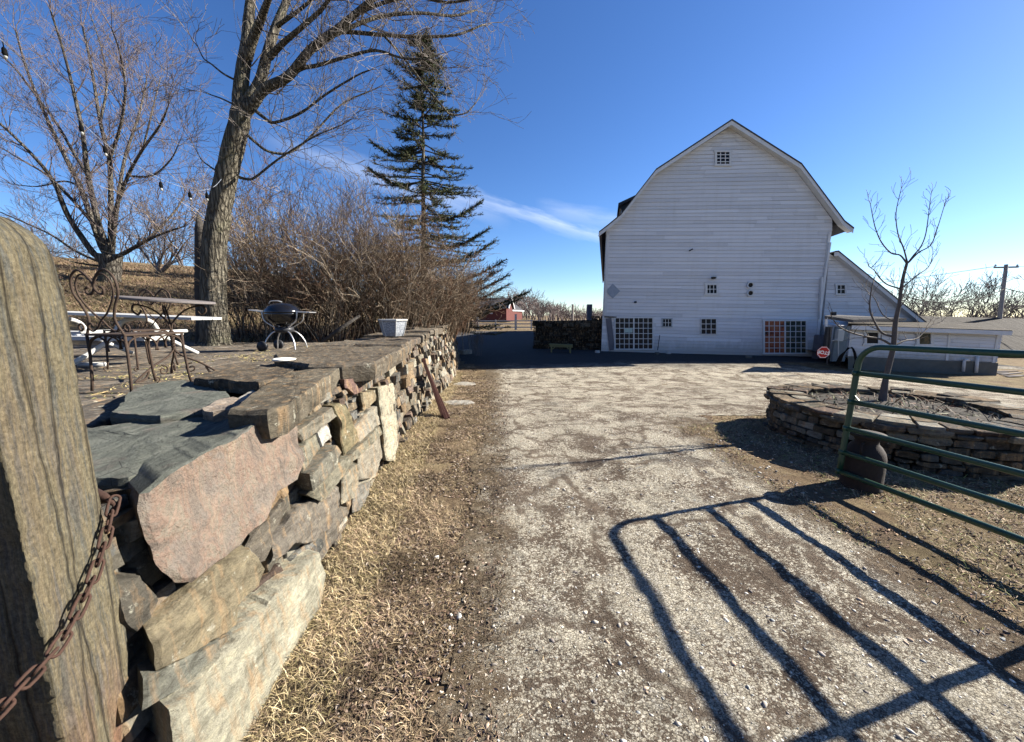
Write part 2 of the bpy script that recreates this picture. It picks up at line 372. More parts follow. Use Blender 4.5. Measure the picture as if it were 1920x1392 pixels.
def paint_siding():
    t = NT('weathered_white_siding', .65, .15)
    g = t.pos((1, 1, 1)); n = t.noise(t.pos((.6, .6, 9)), 1.2, 8, .7)
    c = t.mix(t.ramp(n, [(.35, 0.), (.75, .5)]), (.62, .63, .65), (.5, .51, .53))
    fl = t.noise(t.pos((5, 5, 22)), 2.5, 9, .8)
    c = t.mix(t.ramp(fl, [(.64, 0.), (.7, .75)]), c, (.24, .235, .23))
    c = t.mix(t.ramp(t.noise(t.pos((4, 4, .5)), .8, 6, .7), [(.5, 0.), (.75, .25)]), c, (.45, .44, .4))
    sz = t.n("ShaderNodeSeparateXYZ"); t.l(t.pos(), sz.inputs[0])
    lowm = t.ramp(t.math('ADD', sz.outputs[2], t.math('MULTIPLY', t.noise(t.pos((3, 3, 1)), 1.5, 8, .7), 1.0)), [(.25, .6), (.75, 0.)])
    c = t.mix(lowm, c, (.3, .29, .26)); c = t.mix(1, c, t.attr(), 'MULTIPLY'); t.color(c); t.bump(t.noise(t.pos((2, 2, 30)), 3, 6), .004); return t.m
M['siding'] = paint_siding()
M['trim'] = simple('white_trim_paint', (.55, .56, .56), .55, var=.12, scale=3, bump=.003)
M['roof'] = simple('dark_shingle_roof', (.055, .055, .06), .9, var=.4, scale=12, bump=.02, bscale=30)
def glass():
    t = NT('dark_window_glass', .2, .12); t.color((.012, .014, .018)); t.bump(t.noise(scale=2.2, detail=2), .01, .4); return t.m
M['glass'] = glass()
def reflection_glass():
    t = NT('glass_red_reflection', .12, .35)
    n = t.noise(scale=2.2, detail=5, rough=.65)
    t.color(t.ramp(n, [(.35, (.02, .018, .018)), (.45, (.26, .075, .04)), (.6, (.32, .12, .06)), (.72, (.05, .035, .03))])); return t.m  # red patches paint a reflection into the glass colour
M['redglass'] = reflection_glass()
def interior2():
    t = NT('glass_over_cluttered_room', .12, .35)
    n = t.noise(scale=3.0, detail=5, rough=.65)
    t.color(t.ramp(n, [(.35, (.012, .016, .016)), (.5, (.04, .055, .045)), (.6, (.12, .09, .05)), (.72, (.03, .05, .05))])); return t.m
M['roomglass'] = interior2()
M['concrete'] = simple('concrete', (.12, .12, .105), .95, var=.35, scale=3, bump=.01)
M['block'] = simple('grey_concrete_block', (.13, .13, .15), .95, var=.3, scale=4, bump=.01)
M['greybox'] = simple('grey_painted_metal', (.3, .33, .34), .45, var=.1)
M['darkmetal'] = simple('dark_metal', (.035, .036, .04), .45, metal=.3)
def gate_green():
    t = NT('dark_green_gate_paint', .38, .5); n = t.noise(scale=5)
    c = t.mix(n, (.004, .034, .02), (.006, .052, .032)); c = t.mix(t.ramp(t.noise(scale=30, detail=6), [(.66, 0.), (.72, .5)]), c, (.12, .09, .06)); t.color(c); t.bump(t.noise(scale=50), .001); return t.m
M['green'] = gate_green()
def rust(name, a=(.09, .03, .018), b=(.25, .1, .05)):
    t = NT(name, .85, .3, .2); t.color(t.mix(t.noise(scale=45, detail=7, rough=.7), a, b)); t.bump(t.noise(scale=140, detail=5), .003); return t.m
M['rust'] = rust('rusty_iron', (.02, .011, .008), (.07, .036, .025)); M['rust_dark'] = rust('dark_rusty_iron', (.03, .014, .012), (.09, .035, .025)); M['iron'] = rust('weathered_wrought_iron', (.02, .013, .01), (.075, .05, .035))
M['can'] = rust('rusty_milk_can_iron', (.014, .011, .01), (.04, .03, .026))
M['blackenamel'] = simple('black_enamel', (.006, .006, .007), .12, spec=.6, var=.1)
M['alu'] = simple('brushed_aluminium', (.55, .55, .55), .35, metal=.8, var=.1)
M['whitepaint'] = simple('worn_white_paint', (.4, .4, .385), .6, var=.12)
def planks():
    t = NT('weathered_plank', .8); t.color(t.mix(t.noise(t.pos((2, 25, 25)), 2, 6, .6), (.08, .07, .068), (.17, .155, .15))); return t.m
M['plank'] = planks()
def greywood():
    t = NT('grey_weathered_boards', .9); n = t.noise(t.pos((3.2, .15, .3)), 1.5, 7, .7)
    c = t.ramp(n, [(.3, (.015, .013, .011)), (.5, (.04, .035, .03)), (.7, (.075, .068, .06))]); t.color(c); t.bump(n, .05); return t.m
M['greyroof'] = greywood()
M['redwall'] = simple('red_house_paint', (.09, .032, .028), .8, var=.15)
M['soil'] = simple('dark_bed_soil', (.016, .012, .01), .95, var=.6, scale=12, bump=.04, bscale=20)
M['red'] = simple('stop_sign_red', (.36, .025, .02), .5, var=.08); M['white'] = simple('sign_white', (.75, .75, .73), .5, var=.05)
M['yellowgreen'] = simple('yellow_painted_bench', (.17, .17, .085), .7, var=.2)
M['utility'] = simple('weathered_pole_wood', (.26, .23, .2), .9, var=.3)
M['blackcable'] = simple('black_cable', (.008, .008, .008), .9, spec=.05)
M['cable'] = simple('white_string_cable', (.22, .24, .28), .5, var=.1)
M['bulb'] = NT('clear_bulb_glass', .1, .8); M['bulb'].color((.3, .3, .27)); M['bulb'] = M['bulb'].m
def potmat():
    t = NT('blue_grey_glazed_pot', .35, .5); v = t.pos((1, 1, 1))
    w = t.voro(v, 22, 'DISTANCE_TO_EDGE'); n = t.noise(scale=30, detail=3, dist=2.5)
    c = t.mix(t.ramp(w, [(.04, .8), (.09, 0.)]), (.3, .32, .34), (.09, .1, .13)); c = t.mix(t.ramp(n, [(.55, 0.), (.6, .7)]), c, (.14, .16, .19)); t.color(c); return t.m
M['pot'] = potmat()
M['patio'] = stone_mat('patio_flagstone', layer=(1, 1, 2), contrast=.3)
M['dark'] = simple('dark_gap_shade', (.03, .026, .022), .95, var=.4)  # near-black colour stands in for the shade inside gaps and openings
# ---------------------------------------------------------------- terrain
def Xt(y): return -1.30 - .09 * (y - 1.5)
def Xb(y): return Xt(y) + .17
def hill(x, y):
    r = math.hypot(x, y); b = S((-x / max(y, .5) - .12) / .6)
    return b * (.2 * max(0, min(r, 22) - 10) * S((r - 10) / 6) + .105 * max(0, min(r, 68) - 22))
def hfun(x, y):
    road = -.60 * S((y - 4) / 9.5) + .18 * S((y - 15.5) / 4.5) - .02 * max(0, min(x, 30) - 5) * S((y - 3) / 6)  # dip before the barn added to bring its shadow lower in view
    far = .030 * max(0, y - 55) * S((20 - x) / 40) if y > 55 else 0
    road += far - .02 * max(0, min(x, 45) - 14) * S((y - 12) / 10)
    if x > .5: return road
    left = .93 + hill(x, y) + far
    if y < 17: a = S((Xt(y) - .12 - x) / .25)
    else: a = S((Xt(17) - .3 - (y - 17) * .4 - x) / 5)
    if y >= 15 and y < 17:
        t = (y - 15) / 2; a = a * (1 - t) + S((Xt(17) - .3 - x) / 5) * t
    return road * (1 - a) + left * a
def axis_vals(lo, hi, fine_lo, fine_hi, d, grow=1.12, dmax=25):
    vals = list(np.arange(fine_lo, fine_hi, d)); s = d; x = vals[-1]
    while x < hi: s = min(s * grow, dmax); x += s; vals.append(x)
    s = d; x = fine_lo; pre = []
    while x > lo: s = min(s * grow, dmax); x -= s; pre.append(x)
    return np.array(pre[::-1] + vals)
def grid_mesh(name, xs, ys, zf, mat, mask=None, kind='structure'):
    nx, ny = len(xs), len(ys); V = np.array([(x, y, zf(x, y)) for y in ys for x in xs], np.float32)
    i = np.arange(nx - 1); j = np.arange(ny - 1); I, J = np.meshgrid(i, j); b = (J * nx + I).ravel()
    Fq = np.stack([b, b + 1, b + nx + 1, b + nx], 1)
    if mask is not None:
        keep = np.array([mask((xs[q % nx] + xs[q % nx + 1]) / 2, (ys[q // nx] + ys[q // nx + 1]) / 2) for q in b]); Fq = Fq[keep]
        used, inv = np.unique(Fq, return_inverse=True); V = V[used]; Fq = inv.reshape(-1, 4)
    o = np_mesh(name, V, Fq, mat, smooth=True); o['kind'] = kind; return o
def onG(px, py):
    r = ray(px, py); t = .5
    while t < 300:
        p = CAM + r*t
        if p.z <= hfun(p.x, p.y): return p
        t += .02 + t*.002
    return CAM + r*t
def nz(x, y, s, z=0): return noise.noise(Vector((x * s, y * s, z)))
def fz(x, y):
    h = hfun(x, y)
    if 0 < y < 12 and -1.2 < x < 7: h += .012 * nz(x, y, 3) + .006 * nz(x, y, 14)
    return h
xs = axis_vals(-700, 700, -4.0, 6.5, .09); ys = axis_vals(-60, 1400, .4, 9, .09)
grid_mesh('ground', xs, ys, fz, M['ground'])
def drive_edge(y):
    """left and right edge of the gravel drive"""
    l = -.28 - .02 * y if y < 7 else -.42 - .09 * (y - 7)
    if y > 15: l -= .5 * (y - 15)
    r = 2.55 if y < 5.2 else 2.55 + (y - 5.2) * 2.2
    if y > 6: r = 2.55 + 1.76 + (y - 6) * 6
    l += .22 * nz(0, y, .9, 3) + .1 * nz(0, y, 4, 3); r += .3 * nz(5, y, .8, 9) + .12 * nz(5, y, 4, 9)
    return max(l, -7.5), min(r, 24 + (y - 9))
def dmask(x, y):
    if y > 46: return False
    l, r = drive_edge(y)
    j = .06 * nz(x, y, 9, 2)
    if y > 9 and x > 15 + (13 - y) * .5 and y < 18: return x < 19 + nz(x, y, .5) and False
    if abs(x - 4.9) < 1.8 and y < 5.9: return False
    return l + j < x < r + j
def dz(x, y): return fz(x, y) + .006 + .006 * abs(nz(x, y, 30)) + .005 * nz(x, y, 8, 5)
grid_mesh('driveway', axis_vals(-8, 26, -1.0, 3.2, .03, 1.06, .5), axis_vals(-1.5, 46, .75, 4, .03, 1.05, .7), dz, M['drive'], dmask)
# ---------------------------------------------------------------- stones
def stone(mb, poly, n, thick, proud=0, col=None, seed=0, shear=0, ring=(.0, .05, .16, .4, .7, .9), seg=.05, bev=.012, amp=.012, tilt=None, mi=0, mitop=None, taper=.85):
    """irregular stone: poly = outline on a plane, n = outward normal"""
    n = Vector(n).normalized(); pts = [Vector(p) for p in poly]
    out = []
    for i, a in enumerate(pts):
        b = pts[(i + 1) % len(pts)]; k = max(1, int((b - a).length / seg))
        for j in range(k): out.append(a.lerp(b, j / k))
    N = len(out); sm = out
    c = sum(sm, Vector()) / N; sd_ = Vector((seed * 3.1, seed * 1.7, seed * 5.3))
    def nn(p, f): return noise.noise(p * f + sd_)
    def frac(q):
        """split-rock relief: broad facets, bedding ledges, grit"""
        f = 1.5 * abs(nn(q, 4.5)) + .8 * (math.floor(nn(Vector((q.x*2, q.y*2, q.z*9 + q.y*1.3)), 1.3) * 5) / 5) + .45 * nn(Vector((q.x*6, q.y*6, q.z*34)), 1.0) + .35 * nn(q, 21)
        return amp * (f - .4)
    e_ = [(p - c).normalized() * (amp * (.9 * nn(p, 8) + .6 * nn(p, 27))) for p in sm]
    loops = []
    sh = Vector((0, shear * thick, 0)); loops.append([(c + (p - c) * taper) - n * thick + sh for p in sm])
    loops.append([p + e*1.3 + (p - c).normalized()*amp*.35*nn(Vector((p.x*5, p.y*5, p.z*30)) + n*3, 1.0) - n * thick * .5 + sh * .5 for p, e in zip(sm, e_)])
    for r in ring:
        L = []
        for p, e in zip(sm, e_):
            q = c + (p - c) * (1 - r) + e * (1 - r)
            if r and r < .2: q = q - (p - c).normalized() * 0.0
            h = proud - (bev if r == 0 else 0) + (frac(q) if r else frac(q)*.6)
            if tilt: h += tilt.dot(q - c)
            L.append(q + n * h)
        loops.append(L)
    vs = [p for L in loops for p in L]; K = len(loops)
    ce = c + n * (proud + frac(c)); vs.append(ce); vs.append(c - n * thick + sh)
    fs = []
    for i in range(K - 1):
        for j in range(N): fs.append((i*N+j, i*N+(j+1) % N, (i+1)*N+(j+1) % N, (i+1)*N+j))
    for j in range(N):
        fs.append(((K-1)*N+j, (K-1)*N+(j+1) % N, K*N)); fs.append(((j+1) % N, j, K*N+1))
    a, b, d = vs[(K-1)*N], vs[(K-1)*N+1], ce
    if (b - a).cross(d - a).dot(n) < 0: fs = [f[::-1] for f in fs]
    if mitop is None: mb.add(vs, fs, col, mi)
    else:
        b0 = len(mb.v); mb.v += [tuple(p) for p in vs]
        for f in fs:
            p = [vs[i] for i in f]; nn_ = (p[1]-p[0]).cross(p[2]-p[0]); nn_.normalize()
            mb.f.append([b0 + i for i in f]); mb.c.append(col or (1, 1, 1)); mb.m.append(mitop if nn_.z > .75 else mi)
STC = [(.2, .185, .15), (.16, .14, .115), (.26, .24, .19), (.12, .105, .09), (.33, .31, .25), (.19, .155, .11), (.15, .15, .14), (.23, .17, .11), (.36, .345, .29), (.16, .12, .1)]
def pick(r=None): c = (r or rnd).choice(STC); f = (r or rnd).uniform(.55, 1.3); return tuple(v * f for v in c)
# ---- long dry-stone wall
FA = Vector((Xb(0), 0, 0)); FN = (Vector((Xb(10), 10, 0)) - FA).cross(Vector((Xt(0), 0, 1.17)) - FA).normalized()
if FN.x < 0: FN = -FN
wall = empty('stone_wall', (Xb(3) - .5, 3, 0), 'long dry-laid stone wall with thick capstones beside the gravel drive, patio behind', 'stone wall')
def fp(px, py): return onpl(px, py, FA, FN)
def fyz(y, z): return Vector((Xb(y) - .17 * z / 1.17, y, z))
NEAR = [  # (label or None, colour, proud, thick, polygon)
 ('dark dull stone wedged below the pink boulder', (.13, .12, .1), .0, .3, [(216,1085),(261,1075),(300,1126),(286,1167),(261,1187),(225,1171)]),
 ('tan and ochre slab below the pink boulder', (.29, .25, .17), .05, .35, [(253,1187),(302,1146),(379,1065),(453,1032),(479,1069),(469,1101),(424,1142),(420,1179),(359,1220),(269,1265),(261,1216)]),
 ('grey layered slab just above the cream slab', (.24, .24, .2), .05, .35, [(245,1277),(326,1236),(392,1203),(432,1180),(424,1215),(326,1290),(249,1334)]),
 ('largest cream coloured slab leaning at the wall foot', (.46, .44, .34), .09, .3, [(270,1340),(326,1289),(424,1183),(461,1146),(510,1093),(571,1040),(583,1085),(575,1138),(540,1191),(500,1273),(440,1367),(395,1440),(281,1500)]),
 (None, (.18, .16, .13), .02, .3, [(467,1005),(527,935),(536,948),(508,1000),(490,1056),(478,1060),(455,1030)]),
 ('broad grey-brown slab right of the pink boulder', (.24, .215, .18), .03, .3, [(508,1005),(556,948),(629,913),(634,946),(615,992),(581,1019),(540,1022),(516,1046),(498,1056)]),
 ('rounded log-shaped stone poking out of the wall', (.23, .22, .18), .10, .3, [(551,894),(586,857),(608,838),(616,852),(602,883),(559,926)]),
 ('long slanting ledge stone across the wall face', (.25, .235, .18), .07, .3, [(559,932),(602,881),(640,857),(700,800),(706,815),(640,875),(619,908),(586,944)]),
 ('upright olive stone under the capstone', (.24, .21, .13), .05, .3, [(613,762),(638,759),(657,808),(662,829),(634,857),(627,802)]),
 (None, (.27, .25, .2), .05, .3, [(540,813),(580,786),(611,765),(620,782),(584,810),(554,832)]),
 (None, (.25, .24, .19), .03, .3, [(551,845),(584,816),(592,843),(559,886)]),
 ('small white quartz stone in the wall face', (.6, .58, .52), .04, .3, [(583,812),(602,800),(611,821),(592,842)]),
 ('tall cream upright slab in the wall face', (.47, .44, .34), .06, .3, [(699,729),(729,720),(734,768),(738,833),(731,866),(714,866),(708,800)]),
 (None, (.36, .34, .28), .03, .3, [(655,808),(690,768),(701,762),(710,795),(668,832)]),
 ('flat maroon stone high in the wall face', (.2, .13, .115), .02, .3, [(645,712),(675,708),(678,733),(660,742),(647,728)]),
 (None, (.33, .28, .19), .03, .3, [(671,738),(701,732),(701,752),(676,772)]),
 (None, (.3, .28, .22), .03, .3, [(635,895),(665,870),(668,908),(657,937),(637,946)]),
 (None, (.26, .25, .22), .0, .3, [(667,915),(696,900),(682,957),(664,962)]),
 (None, (.33, .3, .24), .02, .3, [(668,842),(708,806),(716,850),(700,895),(672,900)]),
 (None, (.2, .18, .15), -.02, .3, [(590,1030),(632,955),(660,948),(655,985),(600,1060)]),
]
sd_i = 0
for lab, col, pr, th, poly in NEAR:
    mb = MB(); sd_i += 1
    stone(mb, [fp(*p) for p in poly], FN, th, pr, tuple(v*.64 for v in col), sd_i, shear=.95, seg=.022, ring=(0, .04, .1, .22, .38, .55, .72, .88), bev=.012, amp=.014)
    o = mb.build('face_stone', M['stone'], wall, smooth=True, sharp=28)
    if lab: o['label'] = lab
# the pink boulder with its slate top
mb = MB()
PK = [(230,932),(272,896),(370,848),(445,808),(478,780),(508,770),(530,786),(540,821),(554,862),(543,902),(505,924),(478,978),(424,1032),(375,1062),(332,1100),(300,1097),(268,1062),(234,1000),(226,966)]
stone(mb, [fp(*p) for p in PK], FN, .95, .06, (1, 1, 1), 31, shear=.95, seg=.016, ring=(0, .03, .07, .14, .22, .32, .42, .52, .62, .72, .82, .92), bev=.012, amp=.012, mi=0, mitop=1, taper=.97)
o = mb.build('boulder', [M['pink'], M['slate']], wall, smooth=True, sharp=28); o['label'] = 'huge pink-faced boulder with flat grey-green slate top at the near end'
# filler stones: rows of random rubble
def rubble(mb, y0, y1, z0, z1f, place, n, r, rec=0, hmin=.09, hmax=.26, wmul=(1.0, 2.8), seg=.06, amp=.014, prd=.05, shrink=.015, ring=(0, .1, .4, .75), cm=1.0):
    z = z0; k = 0
    while True:
        h = r.uniform(hmin, hmax)
        top = z1f
        if z + h > top - .04: h = top - z
        if h < .04: break
        y = y0 + r.uniform(-.1, 0)
        while y < y1:
            w = h * r.uniform(*wmul); w = max(.1, min(w, .75))
            if r.random() < .10: w = h * .5
            m = 0.26 * h; j = lambda: r.uniform(-m, m)
            a, b = y + shrink, y + w - shrink; lo, hi = z + shrink * .6, z + h - shrink * .6
            if r.random() < .18 and z + h * 1.5 < top: hi += h * .35
            q = [(a + abs(j())*.7, lo + j()*.5), (b - abs(j())*.7, lo + j()*.5), (b - abs(j())*.5, hi + j()*.6), (a + abs(j())*.6, hi + j()*.6)]
            if r.random() < .5: q.insert(r.choice((1, 3)), ((a+b)/2 + j()*2, (lo if len(q) and False else (lo if r.random() < .5 else hi)))) if False else q.insert(3, ((a+b)/2 + j()*2, hi + j()*.5))
            if r.random() < .35: q.insert(2, (b + abs(j())*.3, (lo+hi)/2 + j()))
            tl = Vector((0, r.uniform(-.2, .2), r.uniform(-.22, .22)))
            stone(mb, [place(*p) for p in q], n, .2, rec + r.uniform(-prd, prd), tuple(v*cm for v in pick(r)), r.random()*90, seg=seg, amp=amp, ring=ring, bev=.012, tilt=tl)
            y += w; k += 1
        z += h
        if z >= top - .03: break
    return k
rr = random.Random(21)
mb = MB(); rubble(mb, .95, 4.3, 0, 1.02, fyz, FN, rr, rec=-.035, hmin=.04, hmax=.12, wmul=(1.2, 4.5), seg=.035, prd=.035, cm=.8, shrink=.006, ring=(0, .06, .2, .5, .8))
mb.build('rubble_core', M['stone'], wall, smooth=True, sharp=28)
mb = MB(); rubble(mb, 4.2, 9, -.35, 1.05, fyz, FN, rr, seg=.05, hmin=.06, hmax=.2, wmul=(.5, 3.2), prd=.06, cm=.82, shrink=.008)
mb.build('rubble_stonework', M['stone'], wall, smooth=True, sharp=28)
mb = MB(); rubble(mb, 8.8, 17, -.7, 1.1, fyz, FN, rr, seg=.09, hmin=.08, hmax=.24, wmul=(.5, 2.8), prd=.08, cm=.85, shrink=.01)
mb.build('rubble_stonework', M['stone'], wall, smooth=True, sharp=28)
mb = MB()   # dark hearting behind the face
for y in np.arange(1.0, 17, .5):
    a = [Vector((Xb(y)-.25, y, -.6)), Vector((Xb(y+.5)-.25, y+.5, -.6)), Vector((Xb(y+.5)-1.1, y+.5, -.6)), Vector((Xb(y)-1.1, y, -.6))]
    b = [p + Vector((-.12 if i in (0, 1) else 0, 0, (.6 + (.82 if y > 1.9 else .55)))) for i, p in enumerate(a)]
    mb.add(a + b, [(0,3,2,1),(4,5,6,7),(0,1,5,4),(1,2,6,5),(2,3,7,6),(3,0,4,7)])
mb.build('hearting', M['dark'], wall)
# far end face of the wall and a taller end pillar
def endp(a, z): return Vector((Xb(17.1) - .15 - a, 17.1, z))
mb = MB(); rubble(mb, 0, 1.2, -.4, 1.35, endp, Vector((0, 1, 0)), rr, seg=.1)
mb.build('rubble_stonework', M['stone'], wall, smooth=True, sharp=28)
# capstones
CAPC = [(.098, .086, .07), (.11, .096, .078), (.085, .075, .065), (.122, .108, .088)]
def cap(poly, z, th, col, lab=None, seg=.03, amp=.014, prm=None, mat='stone_cap', rings=(0, .03, .08, .2, .4, .6, .8)):
    mb = MB(); stone(mb, [Vector((p[0], p[1], z)) for p in poly], (0, 0, 1), th, 0, col, rnd.random()*80, seg=seg, amp=amp, ring=rings, bev=.022, taper=.98)
    o = mb.build('cap_stone', M[mat], wall, smooth=True, sharp=28)
    if lab: o['label'] = lab
def capx(pix, z, *a, **k):
    cap([tuple(atZ(x, y, z).xy) for x, y in pix], z, *a, **k)
capx([(427,768),(483,731),(550,693),(621,685),(640,688),(590,722),(534,762),(500,770)], 1.14, .15, (.118, .104, .08), 'thick brown capstone with sunlit rough front edge')
capx([(361,708),(410,692),(461,683),(563,686),(532,705),(485,717),(461,715),(401,711)], 1.12, .1, (.095, .082, .065), 'thin brown slab on the patio side of the wall top')
capx([(641,684),(703,679),(766,648),(742,643),(591,647),(513,664),(520,674),(578,684)], 1.17, .17, (.11, .096, .076), 'broad worn brown capstone with a chipped pale patch')
capx([(205,775),(240,737),(270,720),(345,713),(425,735),(438,748),(385,768),(300,782)], 1.05, .09, (.16, .18, .155), 'grey-green slate slab behind the pink boulder', mat='slate')
capx([(100,800),(170,800),(300,784),(470,769),(440,800),(350,850),(240,900),(120,900)], 1.015, .12, (.16, .18, .155), None, mat='slate')
capx([(375,768),(430,742),(447,748),(452,760),(432,772),(398,775)], 1.07, .08, (.27, .23, .19), 'small broken wedge of stone between the slabs')
capx([(438,748),(500,722),(530,712),(500,735),(455,760)], 1.05, .05, (.33, .32, .29))
rc = random.Random(5); y = 5.05
while y < 16.9:
    L = rc.uniform(.5, 1.1); y2 = min(y + L, 17.05); mid = rc.uniform(.35, .7); zc = 1.16 + .03 * rc.random() + .008*(y-5)
    for (a, b) in ((-.06, mid), (mid + .03, 1.12)):
        j = lambda: rc.uniform(-.05, .05)
        cap([(Xt(y)-a+j()+.0, y+.015), (Xt((y+y2)/2)-a+.05+j(), (y+y2)/2), (Xt(y2)-a+j(), y2-.015), (Xt(y2)-b+j(), y2-.015+j()*.3), (Xt((y+y2)/2)-b, (y+y2)/2), (Xt(y)-b+j(), y+.015)], zc + rc.uniform(-.02, .03), rc.uniform(.08, .16), rc.choice(CAPC), seg=.07, rings=(0, .06, .2, .5, .8))
    y = y2
for i in range(8):  # piled stones on the far end
    yy = 15.2 + rc.random()*1.6; xx = Xt(yy) - rc.uniform(.1, .7); s = rc.uniform(.15, .28)
    cap([(xx+s*math.cos(a)*rc.uniform(.7, 1.2), yy+s*math.sin(a)*rc.uniform(.7, 1.2)) for a in np.linspace(0, 5.3, 6)], 1.3 + .06*i*.5, .12, rc.choice(STC), seg=.07, rings=(0, .1, .4, .8))
# ---- patio
pat = MB(); rp = random.Random(3)
gx = np.arange(-11, -2.3, .62); gy = np.arange(.6, 8.0, .55)
J = {}
for i in range(len(gx)+1):
    for k in range(len(gy)+1):
        J[i, k] = Vector((gx[0]+.62*i + rp.uniform(-.17, .17), gy[0]+.55*k + rp.uniform(-.15, .15), 0))
for i in range(len(gx)):
    for k in range(len(gy)):
        q = [J[i, k], J[i+1, k], J[i+1, k+1], J[i, k+1]]; c = sum(q, Vector())/4
        q = [c + (p - c)*.965 for p in q]
        if c.x > Xt(c.y) - .75: continue
        stone(pat, [Vector((p.x, p.y, .985)) for p in q], (0, 0, 1), .08, rp.uniform(-.004, .006), tuple(v*(.85 + .3*((i*7+k*3) % 5)/5) for v in (.13, .116, .098)), rp.random()*50, seg=.12, ring=(0, .04, .3, .7), bev=.008, amp=.006)
o = pat.build('patio', M['patio'], smooth=True); o['kind'] = 'structure'
mb = MB(); mb.box((-13, 8.35, .9), (-3.1, 8.55, .965)); o = mb.build('kerb', M['concrete']); o['kind'] = 'structure'
# ---- standing stone post at the near left with chain
E_, R_, R2, E2 = Vector((-1.10, .76, 0)), Vector((-1.20, 1.0, 0)), Vector((-1.52, 1.06, 0)), Vector((-1.62, .76, 0))
foot = []
for a, b, k in ((E_, R_, 14), (R_, R2, 10), (R2, E2, 10), (E2, E_, 16)):
    for j in range(k): foot.append(a.lerp(b, j/k))
N = len(foot); cc = sum(foot, Vector())/N; vs = []; H = 90
for i in range(H+1):
    z = -.3 + 2.16 * i / H
    for j, p in enumerate(foot):
        d = (p - cc); t = 1.0
        if z > 1.73: t = max(.3, (max(0.01, 1 - ((z-1.73)/.135)**2.6))**.5)
        q = cc + d * t * (1 + .02*(1.2-z))
        q.z = z
        e = noise.noise(Vector((q.x*5, q.y*5, z*2.2))) * .018 + noise.noise(Vector((q.x*16, q.y*16, z*3))) * .010 + noise.noise(Vector((q.x*40, q.y*40, z*22))) * .004
        if j in (0, N-1, 1): e += -.022 * abs(noise.noise(Vector((3, 1, z*7)))) - .012*abs(noise.noise(Vector((3, 1, z*25))))
        q += d.normalized() * e; q.z = z - (.10*S((cc.x+.1-q.x)/.5) if z > 1.7 else 0)
        vs.append(q)
fs = [(i*N+j, i*N+(j+1) % N, (i+1)*N+(j+1) % N, (i+1)*N+j) for i in range(H) for j in range(N)] + [tuple(H*N+j for j in range(N))]
mb = MB(); mb.add(vs, fs)
o = mb.build('stone_post', M['post'], smooth=True); tag(o, 'tall rough upright stone gatepost at the near left with streaked face', 'stone post')
# chain
fnp = (E_ - R_).cross(Vector((0, 0, 1))).normalized()
if fnp.x < 0: fnp = -fnp
chain = empty('chain', tuple(R_ + Vector((.03, 0, 1.15))), 'rusty hanging chain looped on the stone gatepost', 'chain')
cp = [(216,935),(207,968),(198,1010),(186,1050),(171,1094),(151,1135),(133,1175),(111,1209),(91,1237),(60,1266),(24,1296),(-30,1325),(-90,1345)]
P3 = []
for (x, y) in cp:
    p = onpl(x, y, R_ + fnp*.026, fnp); P3.append(p)
P3[-3] += Vector((.03, -.05, 0)); P3[-2] += Vector((.05, -.1, 0)); P3[-1] += Vector((.07, -.15, 0))
# resample
acc = [0]
for i in range(1, len(P3)): acc.append(acc[-1] + (P3[i]-P3[i-1]).length)
def along(s):
    for i in range(1, len(acc)):
        if s <= acc[i]: return P3[i-1].lerp(P3[i], (s-acc[i-1])/(acc[i]-acc[i-1]))
    return P3[-1]
pitch = .044; k = 0
while (k+1)*pitch < acc[-1]:
    a = along(k*pitch); b = along((k+1)*pitch); d = (b-a).normalized(); c = (a+b)/2
    u = d.cross(fnp).normalized(); w = u.cross(d)
    ang = R(40 if k % 2 else -50); side = u*math.cos(ang) + w*math.sin(ang)
    pts = []; hl = .031 - .012; wd = .0115
    for q in range(17):
        t = 2*math.pi*q/16
        pts.append(c + d*(hl*(1 if math.cos(t) > 0 else -1) * (1 if abs(math.cos(t)) > .05 else 0) + .012*math.cos(t)) + side*wd*math.sin(t))
    mb = MB(); mb.tube(pts, .0037, 8, cap=False); mb.build('chain_link', M['rust'], chain, smooth=True); k += 1
mb = MB(); c = atY(205, 945, 1.03) + Vector((.0, 0, 0)); 
mb.tube([c + Vector((-.08, .03, .02)), c + Vector((-.03, .01, .012)), c + Vector((.0, 0, .012)), c+Vector((.022, -.005, 0)), c+Vector((.024, -.008, -.022)), c+Vector((.008, -.012, -.032))], [.016, .017, .009, .0065, .006, .006], 10)
mb.build('hook', M['rust'], chain, smooth=True)
# ---------------------------------------------------------------- barn
BL = Vector((5.13, 20.5, -.39)); bu = Vector((math.cos(R(6)), -math.sin(R(6)), 0)); bn = Vector((-math.sin(R(6)), -math.cos(R(6)), 0))
ax = Vector((math.sin(R(14)), math.cos(R(14)), 0))
def bp(px, py, off=0.0): return onpl(px, py, BL + bn*off, bn)
def bs(px, py):  # facade coordinates
    p = bp(px, py); return ((p-BL).dot(bu), p.z)
def b3(s, z, off=0.0): return BL + bu*s + bn*off + Vector((0, 0, z-BL.z))
outl = [bs(*p) for p in ((1127,661),(1136.5,432),(1141,428),(1226,329),(1365,240),(1491,319),(1560,412),(1560,430),(1524,669))]
barn = empty('barn', tuple(b3(5, -.5)), 'big white gambrel-roofed barn seen gable end on, in shade', 'barn')
def span(outline, z):
    xs_ = []
    n = len(outline)
    for i in range(n):
        (x0, z0), (x1, z1) = outline[i], outline[(i+1) % n]
        if (z0 <= z < z1) or (z1 <= z < z0): xs_.append(x0 + (x1-x0)*(z-z0)/(z1-z0))
    return (min(xs_), max(xs_)) if len(xs_) >= 2 else None
TILT = -.017
